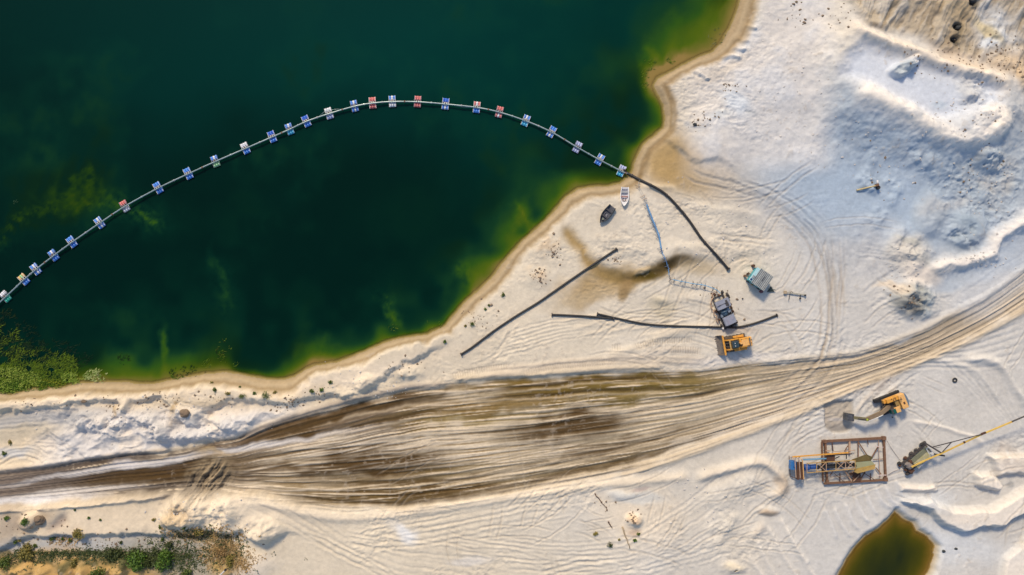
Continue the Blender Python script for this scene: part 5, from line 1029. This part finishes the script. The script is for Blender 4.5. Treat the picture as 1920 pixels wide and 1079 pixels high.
# ---- cable rig with a long yellow boom
DF = G(1718, 858); DFZ = DF.z
t = thing('crane_rig', 'dark winch rig with a very long thin yellow boom reaching the right edge', 'crane', DF)
RZ = Vector((45, 37, 0)).normalized(); rz = math.atan2(RZ.y, RZ.x)
c0 = Vector(Z(1720, 860, .8))
def loc(x, y, z): a = Vector((x * math.cos(rz) - y * math.sin(rz), x * math.sin(rz) + y * math.cos(rz), z)); return (c0.x + a.x, c0.y + a.y, z)
m = MB(); m.beam(loc(-3.0, 1.0, .6), loc(3.0, 1.0, .6), .3, .3); m.beam(loc(-3.0, -1.0, .6), loc(3.0, -1.0, .6), .3, .3)
for k in range(5): m.beam(loc(-2.8 + k * 1.4, -1.2, .6), loc(-2.8 + k * 1.4, 1.2, .6), .25, .2)
m.build('skid', STEEL, t)
for (x, y, r_) in [(-3.1, 1.3, .34), (-3.3, .9, .26), (-1.6, 1.35, .34), (-.2, 1.3, .38), (.9, 1.25, .30), (2.4, 1.35, .40), (3.0, 1.3, .3), (-3.1, -1.2, .42), (-2.5, -1.5, .30), (-.4, -1.6, .26), (-2.9, -.4, .36)]:
    m = MB(); a = loc(x, y - .14, .5); b = loc(x, y + .14, .5); m.cyl(a, b, r_); m.build('wheel', random.choice([BLACK, RUSTD, STEEL]), t)
m = MB(); m.prism([(c0.x, c0.y)] * 0 + [loc(-1.3, -.95, 0)[:2], loc(1.9, -.85, 0)[:2], loc(1.9, .1, 0)[:2], loc(-1.3, .05, 0)[:2]], 1.1, 1.75); hd = m.build('hood', paint('khaki_hood', (0.32, 0.30, 0.16), .6, dirt=.7, scale=1.2, dcol=(0.50, 0.47, 0.44)), t)
m = MB(); m.prism([loc(-1.3, .1, 0)[:2], loc(2.6, .1, 0)[:2], loc(2.6, .8, 0)[:2], loc(-1.3, .7, 0)[:2]], .9, 1.35); m.build('deck', paint('olive_grey_deck', (0.16, 0.17, 0.12), .7, dirt=.6), t)
m = MB(); m.prism([loc(-1.2, -1.25, 0)[:2], loc(1.7, -1.2, 0)[:2], loc(1.7, -.95, 0)[:2], loc(-1.2, -1.0, 0)[:2]], 1.0, 1.5); m.build('side_panel', paint('pale_panel', (0.62, 0.60, 0.68), .5), t)
m = MB(); m.cyl(loc(-2.1, -.4, 1.1), loc(-2.1, .7, 1.1), .5); m.cyl(loc(-2.1, .0, 1.1), loc(-2.1, .2, 1.1), .62); m.build('winch_drum', paint('rust_grey_drum', (0.28, 0.24, 0.22), .6, dirt=.6), t)
m = MB(); m.box(*loc(-2.4, -.9, 1.1), .9, .5, .6, rz); m.box(*loc(-1.5, .6, 1.2), .5, .5, .5, rz); m.build('gearbox', RUSTD, t)
m = MB(); m.beam(loc(1.9, -.6, 1.6), loc(2.2, .8, 1.6), .14); m.beam(loc(2.2, .8, 1.6), loc(2.9, .5, 1.4), .12); m.beam(loc(1.9, -.6, 1.6), loc(2.9, -.9, 1.5), .12); m.beam(loc(2.5, -1.2, 1.5), loc(2.8, .8, 1.5), .12); m.cyl(loc(2.35, -.65, 1.7), loc(2.35, -.3, 1.7), .32); m.build('boom_bracket', paint('grey_white_bracket', (0.55, 0.57, 0.60), .5), t)
m = MB(); m.beam(Z(1734, 831, 2.4), Z(1767, 851, 2.4), .26, .22); m.build('cross_beam', STEEL, t)
m = MB(); m.beam(Z(1752, 852, 2.0), Z(1771, 855, 2.0), .28, .22); m.build('cross_beam', BLACK, t)
bp0 = [(1709, 876, 2.0), (1734, 864, 2.2), (1762, 852, 2.4), (1841.6, 814.5, 3.0), (1899, 790.5, 3.5)]
m = MB()
for i in range(len(bp0) - 1): m.beam(Z(*bp0[i]), Z(*bp0[i + 1]), .24 if i != 1 else .2, .24)
bo = m.build('boom', paint('boom_yellow', (0.70, 0.47, 0.10), .5, dirt=.5, scale=1.2, dcol=(0.42, 0.24, 0.08)), t)
m = MB(); m.cyl(Z(1897, 791, 3.55), Z(1960, 765, 4.0), .14); m.build('boom_tip', STEEL, bo)
m = MB(); m.box(*Z(1844, 813, 3.15), .9, .34, .24, R(23)); m.box(*Z(1808, 829.5, 2.85), .3, .3, .3, R(23)); m.build('boom_joint', RUSTD, bo)
m = MB(); m.beam(Z(1747, 839, 2.0), Z(1786, 829, 3.6), .14); m.beam(Z(1786, 829, 3.6), Z(1841, 814.5, 3.2), .12); m.beam(Z(1784, 829.5, 3.6), Z(1767, 848, 2.6), .12); m.beam(Z(1750, 841, 2.0), Z(1765, 838, 2.8), .07); m.build('stay', STEEL, t)

# ---- small things on the sand
pp = G(1789.5, 713); m = MB(); m.ring((0, 0, .14), .34, .13, 28, 10); o = m.build('tyre', BLACK, smooth=True); o.location = pp; tag(o, 'single black tyre lying flat on pale sand above the long boom', 'tyre')
a = G(1605, 357.5, .25); b = G(1641, 349, .45)
t = thing('beacon_post', 'fallen wooden post with a dark weighted end on blue shaded sand', 'post', a)
m = MB(); m.cyl((0, 0, 0), b - a, .16, .13); m.build('pole', paint('ochre_wood', (0.50, 0.40, 0.20), .7, dirt=.5), t)
c = b - a; m = MB(); m.box(c.x + .1, c.y + .1, c.z, .6, .5, .5, .3, bev=.05); m.build('bracket', RUST, t); m = MB(); m.cyl((c.x + .45, c.y - .35, c.z - .35), (c.x + .45, c.y - .35, c.z + .05), .38, .30); m.build('weight', BLACK, t)
m = MB(); m.box(c.x + .2, c.y + .75, c.z - .1, .25, .5, .4, bev=.04); m.build('float_block', WHT, t)
a = G(1471, 548.5, .3); b = G(1510.5, 553.5, .35)
t = thing('steel_spar', 'thin grey spar with short arms right of the teal cabin', 'pole', a)
m = MB(); m.beam((0, 0, 0), b - a, .2, .16); m.build('spar', paint('weathered_spar', (0.38, 0.36, 0.29), .7, dirt=.5), t)
f = lambda u, v, z=.3: tuple(G(u, v, z) - a)
m = MB(); m.box(0, 0, .05, .55, .6, .35, bev=.06); m.build('end_block', WOOD, t)
m = MB(); m.beam(f(1480, 551), f(1477.5, 564), .09); m.beam(f(1479, 549), f(1483, 547), .09); m.beam(f(1483, 547), f(1486, 549), .09); m.build('arm', STEEL, t)
m = MB(); m.beam(f(1499.5, 553), f(1499, 562), .12); m.cyl(f(1499, 560, .2), f(1499, 560, .5), .14); m.build('arm', BLACK, t)
m = MB(); m.cyl(f(1508, 554, .2), f(1508, 554, .55), .16); m.build('tip', BLACK, t)
def log(lab, u0, v0, u1, v1, r, mat, nm='fallen_log'):
    a = G(u0, v0, r); b = G(u1, v1, r); m = MB(); n = 7
    m.tube([a + (b - a) * (k / n) + Vector((random.uniform(-.08, .08), random.uniform(-.08, .08), 0)) for k in range(n + 1)], [r * (1 - .5 * k / n) for k in range(n + 1)], 8); return tag(m.build(nm, mat, smooth=True), lab, 'log')
log('pale bare log lying beside the small plants at bottom centre', 1167, 988, 1181, 1029, .16, WOOD)
log('dark thin branch on the sand above the bare log', 1115, 926, 1139, 956, .09, RUSTD, 'fallen_branch')
log('short dark branch left of the pale bare log', 1140, 978, 1148, 990, .12, RUSTD, 'fallen_branch')
a = G(412, 1079, .3); b = G(428, 1064, 1.4); t = thing('marker_post', 'white leaning post with a black cap at the bottom edge', 'post', a); m = MB(); m.cyl((0, 0, 0), b - a, .12); m.build('pole', WHT, t); m = MB(); m.cyl(b - a, (b - a) * 1.12, .22); m.build('cap', BLACK, t)
log('thin dark stick at the edge of the orange clay', 112, 1051, 131, 1044, .08, RUSTD, 'fallen_branch')

# ---- stones and plants
def leafmat(name, c, c2):
    m, t, b = newmat(name); N = t.nodes.new; oi = N('ShaderNodeTexCoord'); n = N('ShaderNodeTexNoise'); n.inputs['Scale'].default_value = 2.6; t.links.new(oi.outputs['Object'], n.inputs[0])
    mr = N('ShaderNodeMapRange'); mr.inputs[1].default_value = .35; mr.inputs[2].default_value = .65; t.links.new(n.outputs[0], mr.inputs[0])
    mx = N('ShaderNodeMix'); mx.data_type = 'RGBA'; mx.inputs[6].default_value = (*c, 1); mx.inputs[7].default_value = (*c2, 1); t.links.new(mr.outputs[0], mx.inputs[0]); t.links.new(mx.outputs[2], b.inputs['Base Color']); b.inputs['Roughness'].default_value = .6; return m
LG = leafmat('leaf_green', (0.05, 0.095, 0.012), (0.13, 0.17, 0.02)); LO = leafmat('leaf_olive', (0.16, 0.15, 0.03), (0.30, 0.23, 0.05)); LD_ = leafmat('leaf_dark', (0.03, 0.05, 0.012), (0.07, 0.09, 0.015)); LB = leafmat('leaf_bright', (0.035, 0.09, 0.010), (0.12, 0.21, 0.015)); LDRY = leafmat('leaf_dry', (0.30, 0.19, 0.07), (0.42, 0.28, 0.12))
def leaves(R_, h, n, s=.16, seed=0, flat=.6):
    rnd = random.Random(seed); b = bmesh.new()
    lob = [(rnd.uniform(-.5, .5) * R_, rnd.uniform(-.5, .5) * R_, rnd.uniform(.45, .75) * R_) for _ in range(6)] + [(0, 0, R_ * .7)]
    for _ in range(n):
        lx, ly, lr = rnd.choice(lob); th = rnd.uniform(0, 6.283); ph = math.acos(rnd.uniform(0, 1)); q = rnd.uniform(.45, 1.0)
        c = Vector((lx + lr * q * math.sin(ph) * math.cos(th), ly + lr * q * math.sin(ph) * math.sin(th), max(.03, h * q * math.cos(ph))))
        d = Vector((rnd.uniform(-1, 1), rnd.uniform(-1, 1), rnd.uniform(-.3, .9))).normalized(); e = d.cross(Vector((rnd.uniform(-1, 1), rnd.uniform(-1, 1), rnd.uniform(-1, 1)))).normalized(); a = s * rnd.uniform(.6, 1.4)
        b.faces.new([b.verts.new(c - d * a), b.verts.new(c + e * a * .4), b.verts.new(c + d * a), b.verts.new(c - e * a * .4)])
    me = bpy.data.meshes.new('foliage'); b.to_mesh(me); b.free(); return me
def shrub(name, lab, cat, u, v, r, h, mat, n=None, s=None, group=None, stem=True):
    p = G(u, v); t = thing(name, lab, cat, p, random.uniform(0, 6), group)
    me = leaves(r, h, n or int(260 * r * r + 90), s or (.10 + r * .05), random.randint(0, 9999)); me.materials.append(mat); o = bpy.data.objects.new('foliage', me); col.objects.link(o); o.parent = t
    if stem:
        m = MB()
        for k in range(4): a = k * 1.6; m.cyl((0, 0, -.1), (math.cos(a) * r * .5, math.sin(a) * r * .5, h * .6), .04, .015, 6)
        m.build('stem', WOOD, t)
    return t
for lab, u, v, r, h, mt in [('big dark green shrub at the bottom edge between orange clay and grey slope', 184, 1075, 1.9, 1.5, LG), ('bright leafy green shrub spreading right of centre in the scrub', 262, 1047, 2.3, 1.8, LB), ('dense green bush just above the round bottom bush, beside grey sand', 311, 1046, 2.1, 2.0, LB),
                            ('round green bush touching the bottom edge right of the scrub', 352, 1073, 1.3, 1.4, LG), ('olive bush on the slope at the bottom left above the clay', 55, 1036, 1.9, 1.2, LO), ('small vivid green plant beside the dark rock on the left terrace', 47, 978, .8, .7, LB),
                            ('dark green scrub mat along the clay edge in the middle', 215, 1040, 1.8, 1.0, LD_), ('dark low bush behind the bright leafy shrub', 285, 1055, 1.7, 1.0, LD_), ('olive clump hanging at the lip above the blue shaded slope', 148, 1004, 1.2, .8, LO),
                            ('yellow green clump at the far left bottom edge', 12, 1056, 1.5, .9, LG), ('dark bush on the upper left of the dense green bush', 318, 1022, 1.0, .7, LD_), ('olive low bush in the orange grass at the lower middle', 430, 1052, 1.3, .8, LO),
                            ('yellowish bush at the top of the orange grass', 372, 996, 1.2, .6, LO), ('dry orange bush in the middle of the orange grass', 415, 1035, 1.5, .6, LDRY), ('small olive bush between stained stones beside the clay', 140, 1055, 1.0, .7, LO)]:
    shrub('shrub', lab, 'bush', u, v, r, h, mt)
TF = [(403, 731, .55, 'left of the row'), (427, 738, .5, 'second from the left'), (455, 744, .7, 'beside the olive mat'), (478, 738, .5, 'above the dark seam'), (499, 743, 1.0, 'largest, over the blue shaded hollow'), (515, 736, .5, 'right of the largest'), (585, 733, .5, 'left of the bare patch'), (602, 730, .5, 'by the bare patch'), (619, 717, .45, 'alone above the bare patch'),
      (397, 717, .35, 'at the beach edge'), (450, 726, .22, 'tiny on the beach'), (834, 641, .42, 'alone above the long black pipe end'), (885, 608, .5, 'larger of the pair above the long pipe'), (872, 611, .28, 'left of the pair above the long pipe'), (943, 553.5, .45, 'alone near the beach, midway up'), (910, 580, .28, 'small, below the beach curve'), (917, 573, .25, 'tiny, next to a smaller one'),
      (1116, 1001, .5, 'left of the bare log'), (1144, 1022, .65, 'darkest, below the bare log'), (1190, 1013, .4, 'right of the bare log'), (1197, 1001, .35, 'furthest right by the log'), (1161, 1012, .3, 'between two others left of log'), (141, 956, .25, 'first on the flat terrace'), (167, 972, .3, 'middle of the flat terrace'), (188, 975, .28, 'right of middle on the flat terrace'),
      (288, 974, .4, 'near the round mound, upper'), (301, 988, .45, 'near the round mound, lower'), (14, 972, .6, 'by the left edge under the road'), (29, 1017, .6, 'left end of the blue slope'), (37, 1013, .4, 'beside the left one of the slope'), (100, 1010, .7, 'bright, on the lip of the terrace'), (118, 1010, .45, 'on the lip, right of the bright one'), (132, 1013, .5, 'hanging under the lip'),
      (227, 1018, .4, 'on the blue slope, dark'), (305, 1011, .5, 'on the slope near the mound'), (345, 990, .5, 'under the round mound'), (66, 1024, .45, 'on the shaded slope, left part'), (20, 830, .5, 'at the left edge above the road'), (8, 850, .5, 'lower at the left edge above road')]
for i, (u, v, r, w_) in enumerate(TF): shrub('grass_tuft', f'green tuft on the sand, {w_}', 'grass tuft', u, v, r, r * .9, [LG, LO, LG, LB][i % 4] if i not in (18, 33) else LD_, group='green tufts on the sand', stem=r > .4, n=int(140 * r + 50), s=.13)
def scatter(name, lab, cat, spots, mat, size, seed, leafy=False, zoff=0):
    rnd = random.Random(seed); b = bmesh.new()
    for (u, v, ru, rv, n) in spots:
        for _ in range(n):
            a = u + rnd.gauss(0, .5) * ru; c = v + rnd.gauss(0, .5) * rv; p = G(a, c); s_ = size * rnd.choice([.5, .7, 1, 1, 1.6])
            if leafy:
                for k in range(5):
                    d = Vector((rnd.uniform(-1, 1), rnd.uniform(-1, 1), rnd.uniform(.1, .8))).normalized() * s_; e = d.cross(Vector((0, 0, 1))).normalized() * s_ * .3; q = p + Vector((rnd.uniform(-s_, s_), rnd.uniform(-s_, s_), 0))
                    b.faces.new([b.verts.new(q - e), b.verts.new(q + e), b.verts.new(q + d)])
            else:
                M = Matrix.Translation(p) @ Matrix.Rotation(rnd.uniform(0, 6), 4, 'Z') @ Matrix.Rotation(rnd.uniform(-.5, .5), 4, 'X') @ Matrix.Diagonal((s_ * rnd.uniform(.7, 1.5), s_ * rnd.uniform(.6, 1.1), s_ * rnd.uniform(.5, .9), 1))
                r_ = bmesh.ops.create_icosphere(b, subdivisions=1, radius=.5, matrix=M)
                for vv_ in r_['verts']: vv_.co += Vector((rnd.uniform(-1, 1), rnd.uniform(-1, 1), rnd.uniform(-1, 1))) * s_ * .12
    me = bpy.data.meshes.new(name); b.to_mesh(me); b.free(); me.materials.append(mat); o = bpy.data.objects.new(name, me); col.objects.link(o); tag(o, lab, cat, kind='stuff'); return o
scatter('loose_stones', 'brown clods and stones strewn over the sand', 'stones', [(550, 755, 26, 14, 40), (520, 765, 12, 8, 14), (400, 748, 40, 12, 20), (600, 738, 40, 16, 22), (1042, 470, 16, 20, 34), (1012, 520, 20, 16, 34), (1155, 487, 14, 8, 18), (900, 595, 30, 24, 30), (300, 752, 40, 16, 30), (210, 762, 20, 20, 24), (80, 755, 90, 16, 26), (760, 690, 60, 16, 24), (1185, 972, 14, 14, 24),
        (1310, 235, 20, 12, 16), (1330, 218, 30, 10, 14), (1240, 100, 10, 10, 0), (1370, 165, 30, 14, 20), (1500, 30, 30, 30, 24), (1800, 110, 120, 40, 80), (1880, 120, 50, 60, 90), (1850, 230, 70, 60, 20), (1850, 330, 70, 80, 20), (1700, 560, 40, 30, 30), (1640, 330, 120, 90, 10), (1570, 30, 30, 30, 20), (210, 1020, 200, 20, 110), (350, 1040, 60, 40, 60), (60, 985, 60, 30, 40), (1130, 945, 30, 12, 14), (1350, 560, 60, 60, 10), (1330, 560, 14, 30, 8)],
        paint('clod_brown', (0.22, 0.16, 0.11), .9, dirt=.5), .30, 5)
scatter('pale_clods', 'pale lumps of sand lying on the heaps and banks', 'clods', [(1780, 200, 120, 70, 70), (1850, 350, 80, 90, 90), (1650, 300, 160, 90, 60), (1500, 150, 160, 120, 40), (300, 790, 180, 40, 160), (700, 720, 120, 30, 50), (1830, 490, 60, 20, 70), (1700, 500, 50, 50, 70), (1350, 420, 180, 80, 60), (1350, 940, 120, 60, 60), (400, 970, 90, 40, 80)], paint('clod_pale', (0.55, 0.52, 0.49), .9, dirt=.4), .28, 9)
scatter('low_scrub', 'low dark and olive ground plants covering the bottom left slope', 'scrub', [(290, 1044, 90, 12, 800), (150, 1038, 120, 6, 420), (230, 1038, 200, 14, 380), (60, 1045, 90, 12, 220), (330, 1030, 70, 30, 200), (420, 1030, 46, 40, 320), (375, 1000, 50, 12, 260), (220, 1062, 200, 14, 60), (340, 1065, 60, 20, 140)], LD_, .26, 3, leafy=True)
scatter('dry_grass', 'orange dry grass below the round mounds at the bottom left', 'grass', [(375, 1000, 60, 12, 300), (420, 1032, 46, 36, 420), (120, 1012, 30, 8, 60), (455, 1055, 30, 22, 120)], LDRY, .28, 4, leafy=True)
# stones of their own
for lab, u, v, r in [('black boulder in the tan hollow, upper one of the close pair', 1796, 52, .55), ('black boulder in the tan hollow, lower one of the close pair', 1788, 74.5, .45), ('dark boulder at the top edge of the tan corner', 1822, 3, .5), ('brown stone block on the left terrace beside the vivid green plant', 72, 974, 1.0),
                     ('dark stone below the raised slab at the lower right, left of two', 1769, 1034, .28), ('dark stone below the raised slab at the lower right, right of two', 1792, 1029, .25), ('dark stone on the pale sand point near the lake', 1303, 234, .35), ('brown stone on the bank above the lumpy heaps', 158, 752, .45), ('brown clod ridge right of the bank heaps', 346, 775, .8)]:
    p = G(u, v); b = bmesh.new(); bmesh.ops.create_icosphere(b, subdivisions=3, radius=r); rnd = random.Random(u)
    for vv_ in b.verts: n_ = 1 + .35 * (noise(np.float64(vv_.co.x / r * 1.3 + u), np.float64(vv_.co.y / r * 1.3 + vv_.co.z * 2), 3)) * 1.6; vv_.co = Vector((vv_.co.x * n_ * 1.15, vv_.co.y * n_ * .9, vv_.co.z * n_ * .7))
    me = bpy.data.meshes.new('boulder'); b.to_mesh(me); b.free(); me.materials.append(paint('brown_rock', (0.22, 0.155, 0.10), .9, dirt=.6) if 'brown' in lab else paint('dark_rock', (0.035, 0.04, 0.042), .8, dirt=.4))
    o = bpy.data.objects.new('boulder', me); col.objects.link(o); o.location = (p.x, p.y, p.z + r * .25); tag(o, lab, 'stone')
# water weeds
def weeds(name, lab, areas, seed):
    rnd = random.Random(seed); vs = []; fs = []; cs = []
    for (u, v, ru, rv, n, L_, lift, c0_, c1_) in areas:
        for _ in range(n):
            a = u + rnd.uniform(-1, 1) * ru; c = v + rnd.uniform(-1, 1) * rv
            k = noise(np.float64(a / 14), np.float64(c / 9), 3) * 2
            if k + rnd.uniform(-.5, .5) < -.12: continue
            if ((a - u) / ru) ** 2 + ((c - v) / rv) ** 2 > 1: continue
            z = WZ + .02 + lift * rnd.random(); p = P(a, c, z)
            if gz(p.x, p.y) > WZ + .25: continue
            th = R(rnd.gauss(35, 32)); d = Vector((math.cos(th), math.sin(th), rnd.uniform(-.05, .25) * lift)) * L_ * rnd.uniform(.4, 1.2); e = Vector((-d.y, d.x, 0)).normalized() * (.035 + .02 * L_)
            i = len(vs); vs += [p - e * .3, p + d * .5 - e + Vector((0, 0, .03)), p + d, p + d * .5 + e + Vector((0, 0, .03))]; fs.append((i, i + 1, i + 2, i + 3)); f = rnd.random(); cs.append([c0_[j] * (1 - f) + c1_[j] * f for j in range(3)])
    me = bpy.data.meshes.new(name); me.from_pydata([tuple(v) for v in vs], [], fs); at = me.attributes.new('tint', 'FLOAT_COLOR', 'FACE')
    at.data.foreach_set('color', np.array([c + [1.0] for c in cs], np.float32).ravel())
    m, t_, b = newmat(name + '_leaf'); a_ = t_.nodes.new('ShaderNodeAttribute'); a_.attribute_name = 'tint'; t_.links.new(a_.outputs['Color'], b.inputs['Base Color']); b.inputs['Roughness'].default_value = .6; b.inputs['Specular IOR Level'].default_value = .15; me.materials.append(m)
    o = bpy.data.objects.new(name, me); col.objects.link(o); tag(o, lab, 'water plants', kind='stuff')
DKW = (0.002, 0.014, 0.007); MDW = (0.022, 0.07, 0.010); YW = (0.17, 0.25, 0.015)
weeds('water_weeds', 'dark and yellow green water weeds in the lake corner at left', [
    (20, 665, 60, 70, 1200, .9, .02, (0.003, 0.018, 0.009), (0.012, 0.035, 0.010)), (80, 670, 90, 30, 900, .9, .02, (0.003, 0.018, 0.009), (0.012, 0.035, 0.010)), (20, 690, 90, 50, 2600, .9, .05, DKW, MDW), (10, 640, 26, 60, 700, .8, .03, DKW, (0.03, 0.05, 0.012)), (70, 690, 80, 32, 1500, 1.0, .10, DKW, YW), (30, 708, 96, 28, 3400, .9, .15, MDW, YW), (15, 660, 26, 60, 700, .9, .08, DKW, YW), (115, 690, 28, 26, 900, .8, .15, MDW, YW),
    (230, 673, 12, 12, 70, .7, .05, DKW, MDW), (350, 700, 34, 12, 260, .6, .05, DKW, MDW), (418, 660, 14, 24, 160, .6, .05, DKW, YW), (385, 683, 10, 8, 60, .6, .05, MDW, YW), (440, 683, 6, 5, 26, .6, .05, MDW, YW), (330, 706, 12, 6, 80, .6, .2, MDW, YW),
    (1215, 123, 12, 12, 70, .7, .06, MDW, YW), (1207, 150, 8, 20, 60, .6, .06, MDW, YW), (1255, 115, 8, 5, 30, .6, .06, MDW, YW), (1345, 75, 18, 22, 60, .6, .06, MDW, (.2, .22, .12)), (810, 611, 24, 7, 50, .6, .05, MDW, YW), (29, 380, 5, 3, 18, .4, .05, (.05, .12, .06), (.08, .14, .07)), (735, 620, 10, 12, 30, .6, .04, MDW, YW)], 2)
RD = (0.12, 0.24, 0.02); RL = (0.40, 0.47, 0.09)
weeds('shore_reeds', 'bright green reeds along the waterline at the lower left lake corner', [(18, 715, 60, 24, 1500, .7, .45, (0.12, 0.22, 0.02), RL), (40, 727, 70, 10, 700, .6, .3, MDW, RD), (132, 710, 20, 10, 330, .7, .45, RD, RL), (178, 706, 24, 11, 420, .7, .45, RD, (0.60, 0.62, 0.28)), (85, 720, 40, 8, 350, .6, .3, MDW, (0.34, 0.36, 0.03)), (1215, 118, 6, 4, 0, .5, .2, RD, RL)], 6)
